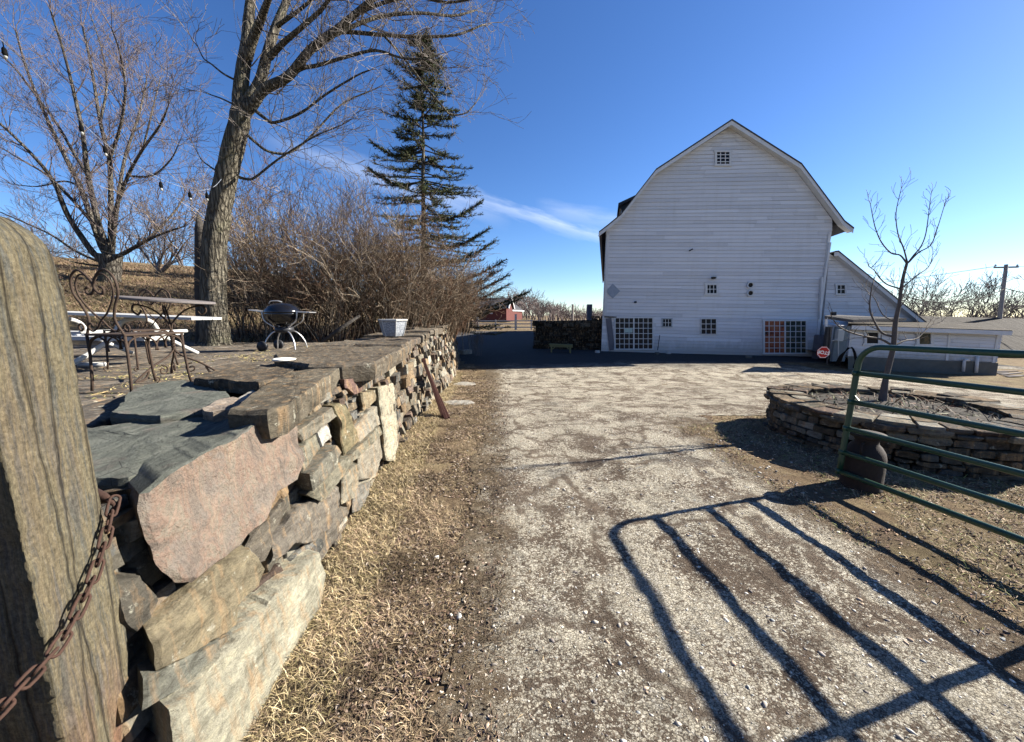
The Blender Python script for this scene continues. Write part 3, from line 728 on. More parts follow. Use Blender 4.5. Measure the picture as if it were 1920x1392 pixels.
def clap(mb, outline, z0, z1, h=.185, off=0.0, tilt=TILT, seed=1, P=b3, sref=5):
    """lap boards clipped to the outline, each bottom edge proud of the one below; butt joints offset"""
    r = random.Random(seed); z = z0
    while z < z1:
        hh = h*r.uniform(.93, 1.07)
        zt = min(z + hh, z1)
        a, b = span(outline, z+.003), span(outline, zt-.003)
        if a and b:
            def pz(s, zz): return zz + tilt*(s-sref) * min(1, max(0, 1))
            cuts = [0.0]
            while cuts[-1] < 1: cuts.append(cuts[-1] + r.uniform(.18, .5))
            cuts[-1] = 1.0
            for c0, c1 in zip(cuts, cuts[1:]):
                s0, s1 = a[0] + (a[1]-a[0])*c0, a[0] + (a[1]-a[0])*c1; t0, t1 = b[0] + (b[1]-b[0])*c0, b[0] + (b[1]-b[0])*c1
                g = .012 if c1 < 1 else 0
                jz = r.uniform(-.008, .008); po = .022 + r.uniform(0, .008)
                tone = r.uniform(.86, 1.04)
                ks = 1 if (a[1]-a[0]) < 3 else 1
                vs = [P(s0, pz(s0, z)+jz, off+po), P(s1-g, pz(s1, z)+jz, off+po), P(t1-g, pz(t1, zt), off+.004), P(t0, pz(t0, zt), off+.004),
                      P(s0, pz(s0, z)+jz, off-.02), P(s1-g, pz(s1, z)+jz, off-.02)]
                mb.add(vs, [(0,1,2,3), (4,5,1,0)], (tone,)*3)
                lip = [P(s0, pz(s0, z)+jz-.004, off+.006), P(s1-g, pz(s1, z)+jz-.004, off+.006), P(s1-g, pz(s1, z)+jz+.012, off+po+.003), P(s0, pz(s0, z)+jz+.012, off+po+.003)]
                mb.add(lip, [(0,1,2,3)], (.42, .42, .45))  # shadow line under each lap put into the lip colour
        z = zt
# siding outline must respect the tilt: subtract it
ol2 = [(s, z - TILT*(s-5)) for s, z in outl]
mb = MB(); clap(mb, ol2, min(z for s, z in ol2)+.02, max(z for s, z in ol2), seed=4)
mb.build('siding', M['siding'], barn)
# body prism behind facade, side walls and roof
L_ = 30
roofpts = [bs(*p) for p in ((1121,438),(1138,425),(1162,405),(1226,323),(1365,232),(1493,313),(1572,418),(1589,431))]
mb = MB(); front = [b3(s, z, -.02) for s, z in outl]; back = [p + ax*L_ for p in front]; n = len(front)
mb.add(front + back, [tuple(range(n)), tuple(range(2*n-1, n-1, -1))] + [((i+1) % n, i, n+i, n+(i+1) % n) for i in range(n)])
mb.build('wall', M['siding'], barn)
mb = MB()
def roofslab(mb, pts, P, axis, L, fo, th, mi=0):
    A = [P(s, z, fo) for s, z in pts]; B = [p + axis*(L+fo*2) for p in A]
    A2 = [p - Vector((0, 0, th)) for p in A]; B2 = [p - Vector((0, 0, th)) for p in B]; n = len(A)
    for i in range(n-1):
        mb.add([A[i], A[i+1], B[i+1], B[i]], [(0,3,2,1)]); mb.add([A2[i], A2[i+1], B2[i+1], B2[i]], [(0,1,2,3)])
        mb.add([A[i], A[i+1], A2[i+1], A2[i]], [(0,1,2,3)]); mb.add([B[i], B[i+1], B2[i+1], B2[i]], [(0,3,2,1)])
    mb.add([A[0], B[0], B2[0], A2[0]], [(0,1,2,3)]); mb.add([A[-1], B[-1], B2[-1], A2[-1]], [(0,1,2,3)])
roofslab(mb, [(s, z+.02) for s, z in roofpts], b3, ax, L_, .42, .07)
mb.build('roof', M['roof'], barn)
mb = MB()   # rake boards and soffit
for (s0, z0), (s1, z1) in zip(roofpts, roofpts[1:]):
    a, b = b3(s0, z0-.05, .40), b3(s1, z1-.05, .40); dn = Vector((0, 0, -.19))
    a2, b2 = b3(s0, z0-.05, .37), b3(s1, z1-.05, .37)
    mb.add([a, b, b+dn, a+dn, a2, b2, b2+dn, a2+dn], [(0,1,2,3),(4,7,6,5),(3,2,6,7),(0,4,5,1)])
mb.build('rake_board', M['trim'], barn)
mb = MB()
for (s0, z0), (s1, z1) in zip(roofpts, roofpts[1:]):
    a, b = b3(s0, z0-.17, .37), b3(s1, z1-.17, .37); a2, b2 = b3(s0, z0-.17, .0), b3(s1, z1-.17, .0)
    mb.add([a, b, b2, a2], [(0,1,2,3)])
mb.build('soffit', M['trim'], barn)
for px0, py0, px1, py1 in ((1140,436,1135,592), (1556,436,1532,640)):
    mb = MB(); mb.beam(bp(px0, py0, .045), bp(px1, py1, .045), .13, .03, up=bn); mb.build('corner_board', M['trim'], barn)
mb = MB(); mb.beam(bp(1556,455,.09), bp(1540,560,.09), .09, .09); mb.beam(bp(1541,520,.12), bp(1537,598,.12), .13, .08); mb.build('downpipe', M['trim'], barn)
mb = MB(); a, b = b3(-.05, -1.2), b3(10.7, -1.4)
mb.add([b3(-.05, -1.2, .05), b3(10.75, -1.4, .05), b3(10.75, -.70, .05), b3(-.05, -.46, .05), b3(-.05, -1.2, -.3), b3(10.75, -1.4, -.3), b3(10.75, -.70, -.3), b3(-.05, -.46, -.3)], [(0,1,2,3), (3,2,6,7), (1,5,6,2), (0,3,7,4)])
mb.build('foundation', M['concrete'], barn)
def window(parent, P, x0, y0, x1, y1, cols, rows, fw=.07, mat='glass', off=.035, name='window', mull=.02, frame=True, frame_mat='trim', leafs=1, label=None, mats=None):
    """pixel rectangle on facade -> framed window; P(px,py,off)"""
    c = [P(x0, y1, off), P(x1, y1, off), P(x1, y0, off), P(x0, y0, off)]   # bl br tr tl
    nrm = (c[1]-c[0]).cross(c[3]-c[0]).normalized()
    if nrm.dot(CAM - c[0]) < 0: nrm = -nrm
    def q(u, v, o=0): return c[0].lerp(c[1], u).lerp(c[3].lerp(c[2], u), v) + nrm*o
    fr = MB(); ww = (c[1]-c[0]).length; hh = (c[3]-c[0]).length; upv = nrm
    for a, b in ((q(0, 0, .02)-(c[1]-c[0]).normalized()*fw, q(1, 0, .02)+(c[1]-c[0]).normalized()*fw), (q(0, 1, .02)-(c[1]-c[0]).normalized()*fw, q(1, 1, .02)+(c[1]-c[0]).normalized()*fw)):
        fr.beam(a, b, fw, .05, up=nrm)
    for a, b in ((q(0, 0, .019), q(0, 1, .019)), (q(1, 0, .019), q(1, 1, .019))): fr.beam(a, b, fw, .046, up=nrm)
    w = fr.build(name, M[frame_mat], parent)
    if label: w['label'] = label
    for i in range(leafs):
        g = MB(); u0, u1 = i/leafs, (i+1)/leafs
        g.add([q(u0, 0), q(u1, 0), q(u1, 1), q(u0, 1)], [(0, 1, 2, 3)]); g.build('pane', M[(mats or [mat]*leafs)[i]], w)
    m = MB()
    for i in range(1, cols): m.beam(q(i/cols, 0, .008), q(i/cols, 1, .008), mull, .012, up=nrm)
    for j in range(1, rows): m.beam(q(0, j/rows, .0075), q(1, j/rows, .0075), mull, .012, up=nrm)
    if m.v: m.build('glazing_bars', M['trim'], w)
    if leafs > 1:
        m = MB()
        for i in range(1, leafs): m.beam(q(i/leafs, 0, .014), q(i/leafs, 1, .014), .07, .02, up=nrm)
        m.build('stile', M['trim'], w)
    return w, q
window(barn, bp, 1342, 284, 1369, 310, 3, 4, .09, mull=.035)
window(barn, bp, 1324, 533, 1345, 552, 3, 2, .10, mull=.03)
window(barn, bp, 1242, 598, 1259, 613, 3, 2, .05, frame_mat='greybox', mull=.025)
window(barn, bp, 1314, 598, 1343, 627, 3, 3, .04, mull=.03)
window(barn, bp, 1153, 596, 1224, 655, 8, 6, .06, name='sliding_door', leafs=2, mull=.03)
w, q = window(barn, bp, 1432, 601, 1512, 663, 8, 6, .08, name='sliding_door', leafs=2, mull=.03, mats=['redglass', 'roomglass'], label='sliding glass door showing red curtain inside')
mb = MB(); mb.add([bp(1171,616,.05), bp(1186,616,.05), bp(1186,624,.05), bp(1171,624,.05)], [(0,1,2,3)]); mb.build('notice', simple('pale_green_notice', (.35, .45, .42)), barn)
mb = MB()
mb.add([bp(1150.5, 525.5+5, .04)], []) if False else None
dpts = [(1149,532),(1162.5,546),(1149,560),(1135.5,547)]
A = [bp(x, y, .03) for x, y in dpts]; B = [bp(x, y, .06) for x, y in dpts]
mb.add(A + B, [(3,2,1,0),(4,5,6,7)] + [(i, (i+1) % 4, 4+(i+1) % 4, 4+i) for i in range(4)]); mb.build('diamond_panel', simple('grey_blue_panel', (.26, .3, .35), .6), barn)
for py in (535, 550):
    c = bp(1406.5, py, .05); Mx = bn.to_track_quat('Z', 'Y').to_matrix()
    mb = MB(); mb.lathe([(.17, 0), (.17, .07), (.12, .07), (.115, .02)], c, 28, axis=Mx); v = mb.build('vent', M['trim'], barn)
    mb = MB(); mb.lathe([(.112, .03), (.112, .035), (.001, .035)], c, 24, axis=Mx); mb.build('vent_opening', M['dark'], v)
mb = MB(); mb.beam(bp(1292,471,.06), bp(1299,467,.12), .05, .05); mb.build('bracket', M['darkmetal'], barn)
mb = MB(); mb.beam(bp(1334,520.5,.1), bp(1343,520.5,.1), .05, .06); mb.lathe([(.03, 0), (.12, -.03), (.10, -.12)], bp(1338, 519, .15), 12); mb.build('wall_lamp', M['darkmetal'], barn)
mb = MB(); mb.beam(bp(1190,567,.05), bp(1193,566.5,.12), .09, .08); mb.build('camera_box', M['darkmetal'], barn)
mb = MB(); mb.beam(bp(1141,597,.05), bp(1148,657,.05), .3, .04, up=bn); mb.build('board', M['block'], barn)
# lintel strip / patch lines
mb = MB(); mb.beam(bp(1133,594.5,.06), bp(1156,595,.06), .05, .06); mb.build('ledge', M['darkmetal'], barn)
# dormer on the left slope
DO = -3.5
q4 = [bp(1200, 364, DO), bp(1163, 383, DO), bp(1162, 391, DO), bp(1165, 393, DO), bp(1166, 402, DO), bp(1195, 385, DO)]; q5 = [p + ax*2.2 for p in q4]; n = 6
dm = MB(); dm.add(q4 + q5, [tuple(range(n)), tuple(range(2*n-1, n-1, -1))] + [((i+1) % n, i, n+i, n+(i+1) % n) for i in range(n)]); dm.build('dormer', M['darkmetal'], barn)
a, b = bp(1200, 362, DO+.3), bp(1159.5, 381, DO+.3); dn = Vector((0, 0, -.16))
dm = MB(); dm.add([a, b, b+ax*2.8, a+ax*2.8, a+dn, b+dn, b+ax*2.8+dn, a+ax*2.8+dn], [(0,3,2,1),(4,5,6,7),(0,1,5,4),(1,2,6,5),(2,3,7,6),(3,0,4,7)]); dm.build('dormer_roof', M['roof'], barn)
# dark eave trough along the left wall
mb = MB(); p = b3(roofpts[0][0]+.1, roofpts[0][1]-.10, .3); mb.beam(p, p + ax*L_, .12, .14); mb.build('gutter', M['darkmetal'], barn)
# lean-to on the right
lw = [bs(*p) for p in ((1530,700),(1553,476),(1562,480),(1740,622),(1745,700))]
lt = empty('lean_to_shed', tuple(b3(12, -.6)), 'white lean-to addition with sloping roof attached right of the barn', 'shed')
OF = -.35
def bpo(px, py, off=0): return onpl(px, py, BL + bn*(off+OF), bn)
def bso(px, py): p = bpo(px, py); return ((p-BL).dot(bu), p.z)
def b3o(s, z, off=0.0): return b3(s, z, off+OF)
lw = [bso(*p) for p in ((1534,700),(1555,476),(1562,480),(1745,628),(1745,700))]
lw2 = [(s, z - TILT*(s-5)) for s, z in lw]
mb = MB(); clap(mb, lw2, min(z for s, z in lw2), max(z for s, z in lw2), seed=9, P=b3o)
mb.build('siding', M['siding'], lt)
mb = MB(); fr_ = [b3o(s, z, -.02) for s, z in lw]; bk = [p + ax*10 for p in fr_]; n = len(fr_)
mb.add(fr_+bk, [tuple(range(n)), tuple(range(2*n-1, n-1, -1))] + [((i+1) % n, i, n+i, n+(i+1) % n) for i in range(n)]); mb.build('wall', M['siding'], lt)
rp_ = [bso(*p) for p in ((1556,473),(1563,472),(1760,632))]
mb = MB(); roofslab(mb, rp_, b3o, ax, 10, .35, .06); mb.build('roof', M['roof'], lt)
mb = MB()
for (s0, z0), (s1, z1) in zip(rp_, rp_[1:]):
    a, b = b3o(s0, z0-.05, .33), b3o(s1, z1-.05, .33); dn = Vector((0, 0, -.2)); a2, b2 = b3o(s0, z0-.05, 0), b3o(s1, z1-.05, 0)
    mb.add([a, b, b+dn, a+dn], [(0,1,2,3)]); mb.add([a+dn, b+dn, b2+dn, a2+dn], [(0,1,2,3)])
mb.build('rake_board', M['trim'], lt)
window(lt, bpo, 1568, 534, 1585, 552, 2, 2, .07, mull=.03)
# low shed in front of the lean-to
LP = atY(1590, 660, 16.2); ln = Vector((-math.sin(R(9)), -math.cos(R(9)), 0)); lu = Vector((math.cos(R(9)), -math.sin(R(9)), 0))
def lp(px, py, off=0.0): return onpl(px, py, LP + ln*off, ln)
def ls(px, py): p = lp(px, py); return ((p-LP).dot(lu), p.z)
def l3(s, z, off=0.0): return LP + lu*s + ln*off + Vector((0, 0, z-LP.z))
low = empty('low_shed', tuple(l3(3, -.6)), 'low white clapboard shed with flat mossy roof on a concrete base', 'shed')
lo_ = [ls(*p) for p in ((1593,672),(1596,612),(1880,623),(1868,682))]
sl = (lo_[2][1]-lo_[1][1])/(lo_[2][0]-lo_[1][0])
mb = MB(); lo2 = [(s, z - sl*(s-lo_[1][0])) for s, z in lo_]
clap(mb, lo2, min(z for s, z in lo2), max(z for s, z in lo2), h=.15, tilt=sl, seed=12, P=l3, sref=lo_[1][0]); mb.build('siding', M['siding'], low)
mb = MB(); fr_ = [l3(s, z, -.02) for s, z in lo_]; bk = [p + Vector((2.0, 4.0, 0)) for p in fr_]; n = 4
mb.add(fr_+bk, [tuple(range(n)), tuple(range(2*n-1, n-1, -1))] + [((i+1) % n, i, n+i, n+(i+1) % n) for i in range(n)]); mb.build('wall', M['siding'], low)
mb = MB(); f = [lp(1590, 668, .05), lp(1872, 681, .05), lp(1868, 706, .05), lp(1590, 706, .05)]; f2 = [p - ln*3.8 for p in f]
mb.add(f+f2, [(0,1,2,3),(0,4,5,1),(1,5,6,2)]); mb.build('foundation', M['concrete'], low)
mr = NT('mossy_flat_roof', .95); cc_ = mr.ramp(mr.noise(scale=1.8, detail=8, rough=.7), [(.3, (.012, .01, .007)), (.5, (.035, .029, .021)), (.62, (.06, .05, .04)), (.72, (.22, .2, .19))]); mr.color(cc_); mr.bump(mr.noise(scale=14), .03)
mb = MB(); a = [lp(1590, 610, .35), lp(1898, 620, .35)]; b = [lp(1590, 610, -4) + Vector((0,0,.28)), lp(1840, 618, -4.2) + Vector((0,0,.32))]
mb.add([a[0], a[1], b[1], b[0]] + [p - Vector((0,0,.05)) for p in (a[0], a[1], b[1], b[0])], [(0,1,2,3),(7,6,5,4),(0,4,5,1),(1,5,6,2),(2,6,7,3),(3,7,4,0)]); mb.build('roof', mr.m, low)
mb = MB(); a0, a1 = lp(1597, 611.5, .36), lp(1898, 622, .36); mb.beam(a0 - Vector((0,0,.07)), a1 - Vector((0,0,.07)), .03, .17); mb.build('fascia', M['trim'], low)
for px0, py0, px1, py1 in ((1596,618,1592,670), (1781,622,1775,676), (1872,626,1862,682)): mb = MB(); mb.beam(lp(px0, py0, .03), lp(px1, py1, .03), .09, .03, up=ln); mb.build('corner_board', M['trim'], low)
window(low, lp, 1622, 622, 1648, 646, 1, 1, .09); window(low, lp, 1720, 623, 1747, 648, 1, 1, .11, mat='roomglass')
mb = MB()
mb.tube([lp(1816, 676, .12), lp(1810, 675, .14), lp(1808, 678, .14), lp(1806, 697, .14)], .05, 10); mb.tube([lp(1833, 668, .1), lp(1830, 699, .12)], .055, 10)
mb.build('drain_pipe', M['trim'], low, smooth=True)
# dark porch roof between barn and low shed
por = empty('porch_roof', tuple(lp(1560, 600)), 'dark flat porch roof with black chimney stub between barn and low shed', 'porch roof')
mb = MB(); a = [lp(1546, 592.5, .9), lp(1600, 600, .3), lp(1700, 597, -1.2), lp(1560, 590, -1.2)]
mb.add(a + [p - Vector((0,0,.12)) for p in a], [(0,1,2,3),(7,6,5,4),(0,4,5,1),(1,5,6,2),(2,6,7,3),(3,7,4,0)]); mb.build('deck', M['roof'], por)
mb = MB(); mb.beam(lp(1563, 592, 0), lp(1563, 585.5, 0), .14, .14); mb.build('chimney_stub', M['darkmetal'], por)
mb = MB(); mb.beam(lp(1549, 596, .8), lp(1549, 668, .8), .08, .08); mb.build('post', M['trim'], por)
# block box, electric cabinets, stop sign, hoses
mb = MB(); c0_ = bp(1521, 672, .05); c1_ = bp(1548, 672, .05); hh_ = bp(1521, 628, .05).z - c0_.z
for a_ in (1,): mb.add([p + bn*q for q in (0, .45) for p in (c0_, c1_, c1_ + Vector((0, 0, hh_)), c0_ + Vector((0, 0, hh_)))], [(0,1,2,3),(7,6,5,4),(0,4,5,1),(1,5,6,2),(2,6,7,3),(3,7,4,0)])
o = mb.build('concrete_box', M['block'], bevel=.02); tag(o, 'dark grey concrete block enclosure right of the red-tinted door', 'block')
cab = empty('meter_cabinet', tuple(lp(1580, 668, .5)), 'grey electric meter cabinet with pipes beside the low shed corner', 'meter cabinet')
mb = MB(); mb.box((0, 0, 0), (.26, .16, .48), Matrix.Translation(lp(1570, 640, .75))); mb.build('box', M['greybox'], cab, bevel=.01)
mb = MB(); mb.box((0, 0, 0), (.55, .12, 1.5), Matrix.Translation(lp(1560, 678, .5))); mb.build('panel', simple('blue_grey_board', (.12, .15, .165)), cab)
mb = MB(); mb.tube([lp(1572, 675, .8), lp(1572, 640, .8)], .02, 8); mb.tube([lp(1558, 640, .8), lp(1571, 636, .85)], .02, 8); mb.build('conduit', M['greybox'], cab)
mb = MB(); mb.tube([lp(1550, 684, .95), lp(1556, 640, .95), lp(1557, 613, .95)], .03, 8); mb.box((-.08, -.05, -.9), (.12, .08, 0), Matrix.Translation(lp(1554, 613, .9))); o = mb.build('service_mast', M['darkmetal'], cab)
sg = empty('stop_sign', tuple(lp(1544, 661, 2.3)), 'red stop sign leaning upside down against the block enclosure', 'stop sign')
c = lp(1544, 661, 2.35); Rs = Matrix.Rotation(R(172), 3, 'Y')
Ms = Matrix.Rotation(-R(9), 3, 'Z')
def octo(r, off): return [c + Ms @ Vector((r*math.cos(R(22.5+45*i)), off, r*math.sin(R(22.5+45*i)))) for i in range(8)]
mb = MB(); A, B = octo(.235, 0), octo(.235, .02); mb.add(A+B, [tuple(range(8)), tuple(range(15, 7, -1))] + [(i, (i+1) % 8, 8+(i+1) % 8, 8+i) for i in range(8)]); mb.build('face', M['red'], sg)
mb = MB(); A, B = octo(.225, -.003), octo(.208, -.003)
mb.add(A+B, [(i, (i+1) % 8, 8+(i+1) % 8, 8+i) for i in range(8)]); mb.build('rim', M['white'], sg)
fc = bpy.data.curves.new('stop_text', 'FONT'); fc.body = 'STOP'; fc.size = .18; fc.align_x = 'CENTER'; fc.align_y = 'CENTER'; fc.extrude = .001; fc.offset = .004
fo = bpy.data.objects.new('tmp', fc); COL.objects.link(fo); bpy.context.view_layer.update()
me = bpy.data.meshes.new_from_object(fo.evaluated_get(bpy.context.evaluated_depsgraph_get())); bpy.data.objects.remove(fo)
Mt = Matrix.Translation(c + Vector((0, -.008, 0))) @ Matrix.Rotation(-R(9), 4, 'Z') @ Matrix.Rotation(R(90), 4, 'X') @ Matrix.Rotation(R(172), 4, 'Z'); me.transform(Mt)
link('lettering', me, M['white'], sg)
hs_ = MB()
for i in range(4):
    o_ = .06*i; hs_.tube([lp(1565+i*3, 686, 1.1), lp(1574+i*2, 668, 1.0), lp(1590, 655-i, .95), lp(1597+i, 651+i, .95), lp(1601+i, 662, 1.05), lp(1604+i, 678, 1.1), lp(1600+i*2, 690, 1.2)], .022, 6)
o = hs_.build('hose', M['blackcable'], smooth=True); tag(o, 'black hoses looped over a stand left of the low shed', 'hose')
# small litter along the barn foot
for i, (x, y, w, lab, mt) in enumerate([(1232,663,.24,'small pale block at the barn foot left of the white one','concrete'), (1253,662,.28,'small white block at the barn foot under the small window','whitepaint'), (1404,670,.34,'grey stone block lying at the barn foot beside the red-tinted door','concrete'), (1120,660,.28,'white stone below the dark stacked stone wall','whitepaint')]):
    p = onG(x, y+2); mb = MB()
    stone(mb, [p + Vector((w*math.cos(a), .1*math.sin(a), .14)) * 1.0 for a in np.linspace(0, 5.5, 7)] if False else [p + Vector((w*.5*math.cos(a), .12*math.sin(a), .13)) for a in np.linspace(0, 5.4, 7)], (0, 0, 1), .2, 0, (.5, .5, .48), i, seg=.06)
    tag(mb.build('block', M[mt], smooth=True), lab, 'block')
mb = MB(); mb.beam(bp(1233, 657, .35), bp(1237, 629, .12), .03, .03); tag(mb.build('leaning_rod', M['darkmetal']), 'thin dark rod leaning on the barn under the small window', 'rod')
# ---------------------------------------------------------------- dark stacked stone wall left of the barn, bench
sw = empty('stacked_stone_wall', tuple(atY(1070, 655, 21)), 'dark stacked stone wall in the barn shadow left of the barn', 'stone wall')
swA, swB = atY(1000, 652, 22.0), atY(1128, 660, 21.0); swd = (swB-swA); swd.z = 0; SWL = swd.length; swd.normalize(); swn = Vector((swd.y, -swd.x, 0))
if swn.y > 0: swn = -swn
def swp(s, z): return Vector((swA.x, swA.y, 0)) + swd*s + Vector((0, 0, z - .42))
rs = random.Random(77); mb = MB(); oldpick = STC; STC_B = STC; 
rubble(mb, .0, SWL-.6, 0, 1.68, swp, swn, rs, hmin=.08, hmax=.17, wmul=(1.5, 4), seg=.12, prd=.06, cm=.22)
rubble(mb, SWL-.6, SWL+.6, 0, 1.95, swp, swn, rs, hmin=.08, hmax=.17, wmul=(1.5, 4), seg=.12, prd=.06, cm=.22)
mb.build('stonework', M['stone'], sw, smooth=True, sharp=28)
mb = MB(); mb.add([swp(.1, -.3) - swn*.12, swp(SWL+.6, -.3) - swn*.12, swp(SWL+.6, 1.75) - swn*.12, swp(.1, 1.62) - swn*.12, swp(.1, -.3) - swn*1.2, swp(SWL+.6, -.3) - swn*1.2, swp(SWL+.6, 1.75) - swn*1.2, swp(.1, 1.62) - swn*1.2], [(0,1,2,3),(3,2,6,7),(1,5,6,2),(0,3,7,4),(5,4,7,6)]); mb.build('core', M['dark'], sw)
be = empty('bench', tuple(atZ(1052, 655, -.4)), 'low yellow-green wooden bench in front of the dark stone wall', 'bench')
a, b = atY(1030, 655, 20.0), atY(1073, 658, 19.6); g0 = hfun(2.5, 19.8)
ta, tb = Vector((a.x, a.y, g0+.44)), Vector((b.x, b.y, g0+.42))
mb = MB(); mb.beam(ta, tb, .3, .05); mb.build('seat', M['yellowgreen'], be); mb = MB(); mb.beam(ta - Vector((0,.12,.08)), tb - Vector((0,.12,.08)), .03, .1); mb.build('apron', M['yellowgreen'], be)
for p, s in ((ta, .12), (tb, -.12)):
    mb = MB(); d = (tb-ta).normalized(); mb.beam(p + d*s, p + d*s - Vector((0, 0, .48)), .06, .28); mb.build('leg', M['yellowgreen'], be)
    mb = MB(); mb.beam(p + d*s*.8 - Vector((0, .13, .3)), p + d*s*3 - Vector((0, .13, .08)), .04, .04); mb.build('brace', M['yellowgreen'], be)
mb = MB(); p = atY(1105, 600, 26); q = atY(1105.5, 571, 26); mb.beam(p - Vector((0,0,2)), q, .32, .32); tag(mb.build('chimney', M['block']), 'square grey chimney post above the dark stacked stone wall', 'chimney')
mb = MB(); p = atY(1074, 600, 60); q = atY(1074, 571, 60); mb.tube([p - Vector((0,0,2)), q], .16, 8); tag(mb.build('utility_pole', M['utility']), 'distant short pole left of the chimney post', 'pole')
# ---------------------------------------------------------------- green gate
GP = Vector((3.079, 3.2786, .1454)); da = .1456; gd = Vector((math.sin(da), -math.cos(da), .0333)); gv = Vector((.0312, 0, 1)) * 1.1746
fr6 = [1, 1-46/224, 1-96.4/224, 1-144.4/224, 1-188/224, 0]
GL = 3.1
gate = empty('farm_gate', tuple(GP + gd*1.5), 'dark green tubular steel farm gate standing open on the right', 'gate')
def gq(s, h): return GP + gd*s + gv*h
gr = .0225; cr_ = .16
mb = MB(); arc = [gq(0, 0)] + [gq(0, h) for h in np.linspace(.1, 1-cr_/1.17, 6)] + [gq(cr_*(1-math.cos(a)), 1-cr_/1.17+cr_/1.17*math.sin(a)) for a in np.linspace(.2, math.pi/2, 7)] + [gq(s, 1) for s in np.linspace(.4, GL, 5)]
mb.tube(arc, gr*1.05, 14); mb.build('top_rail', M['green'], gate, smooth=True)
for f in fr6[1:]:
    mb = MB(); mb.tube([gq(0, f), gq(GL, f)], gr, 14); mb.build('rail', M['green'], gate, smooth=True)
nrmg = gd.cross(gv).normalized()
for s in (1.52, GL):
    mb = MB(); mb.beam(gq(s, -.01) , gq(s, 1.01), .045, .055, up=nrmg); mb.build('stile', M['green'], gate, bevel=.005)
mb = MB(); mb.beam(gq(0.02, .62), gq(.09, .56), .012, .01); mb.build('latch', M['green'], gate)
for f in fr6[1:]:
    mb = MB(); mb.tube([gq(-.004, f-.018), gq(-.004, f+.018)], gr*1.22, 12); mb.build('weld_collar', M['green'], gate, smooth=True)
# hinge post beyond the frame on the right, wooden
mb = MB(); p = gq(GL+.15, 0); mb.tube([Vector((p.x, p.y, z)) for z in (-.3, .4, 1.0, 1.6)], [.1, .1, .095, .09], 16, nz=.1); tag(mb.build('gate_post', M['utility'], smooth=True), 'round wooden gate post carrying the green gate', 'post')
# ---------------------------------------------------------------- milk can
cx, cy = 3.285, 3.27; gz = hfun(cx, cy)
mc = empty('milk_can', (cx, cy, gz), 'rusty old milk can with a lid standing behind the green gate', 'milk can')
mb = MB(); mb.lathe([(.02, 0), (.148, 0), (.156, .012), (.151, .03), (.153, .2), (.151, .31), (.14, .36), (.112, .41), (.088, .435), (.084, .46), (.1, .495)], (cx, cy, gz-.01), 40); mb.build('body', M['can'], mc, smooth=True)
mb = MB(); mb.lathe([(.02, .485), (.12, .488), (.136, .495), (.139, .507), (.13, .52), (.09, .526), (.03, .52)], (cx, cy, gz), 40); mb.build('lid', M['can'], mc, smooth=True)
for sgn in (-1, 1):
    mb = MB(); c0 = Vector((cx, cy, gz)); d = Vector((math.cos(.6), math.sin(.6), 0))*sgn
    mb.tube([c0 + d*.085 + Vector((0,0,.44)), c0 + d*.145 + Vector((0,0,.445)), c0 + d*.16 + Vector((0,0,.40)), c0 + d*.14 + Vector((0,0,.35))], .009, 8); mb.build('handle', M['can'], mc, smooth=True)
# ---------------------------------------------------------------- round stone planter with sapling
PCx, PCy, PR, PRY = 4.98, 4.68, 1.3, 1.24
pl = empty('stone_planter', (PCx, PCy, -.05), 'round raised bed ringed by a dry-stone wall beyond the gate', 'planter')
def ringp(a, z): 
    rr_ = PR + .06 - .09*z
    return Vector((PCx + rr_*math.cos(a/PR), PCy + rr_*math.sin(a/PR)*PRY/PR, z - .05))
def ring_rubble(mb, r):
    z = -.02; circ = 2*math.pi*PR
    while z < .46:
        h = r.uniform(.05, .1); 
        if z + h > .47: h = .5 - z
        a = r.uniform(0, .1)
        while a < circ:
            w = r.uniform(.09, .26); m = .025; jj = lambda: r.uniform(-m, m)
            q = [(a+.01+jj()*.4, z+.006), (a+w/2, z+.003+jj()*.3), (a+w-.012, z+.006+jj()*.3), (a+w-.004+jj()*.3, z+h/2), (a+w-.014, z+h-.008+jj()*.4), (a+w/2+jj(), z+h-.004+jj()*.5), (a+.014, z+h-.008+jj()*.4), (a+.004, z+h/2)]
            th = (a+w/2)/PR; nrm = Vector((math.cos(th), math.sin(th), .06))
            stone(mb, [ringp(*p) for p in q], nrm, .16, r.uniform(-.02, .035), tuple(v*.55 for v in pick(r)), r.random()*90, seg=.05, amp=.012, ring=(0, .1, .4, .75), bev=.01)
            a += w
        z += h
rq = random.Random(41); mb = MB(); ring_rubble(mb, rq); mb.build('stonework', M['stone'], pl, smooth=True, sharp=28)
mb = MB()
for lay in range(2):
    a = rq.random()
    while a < 2*math.pi*PR + .1:
        w = rq.uniform(.16, .4); th0, th1 = a/PR, (a+w-.02)/PR
        for (ri, ro) in ((PR-.36, PR-.16), (PR-.15, PR+.07)):
            ri += rq.uniform(-.03, .02); ro += rq.uniform(-.03, .05)
            pts = [(ri, th0), (ro, th0), (ro+.02, (th0+th1)/2), (ro, th1), (ri, th1)]
            stone(mb, [Vector((PCx + r_*math.cos(t), PCy + r_*math.sin(t)*PRY/PR, .44 + lay*.045)) for r_, t in pts], (0, 0, 1), .06, rq.uniform(-.012, .012), tuple(v*.62 for v in pick(rq)), rq.random()*90, seg=.07, amp=.008, ring=(0, .06, .3, .7), bev=.008)
        a += w
mb.build('coping', M['stone'], pl, smooth=True, sharp=28)
mb = MB(); mb.lathe([(PR-.1, -.3), (PR-.12, .40), (PR-.33, .41)], (PCx, PCy, 0), 40); mb.build('core', M['dark'], pl)
xs2 = np.arange(-.8, .81, .05); pts = []; fs = []; nn_ = len(xs2)
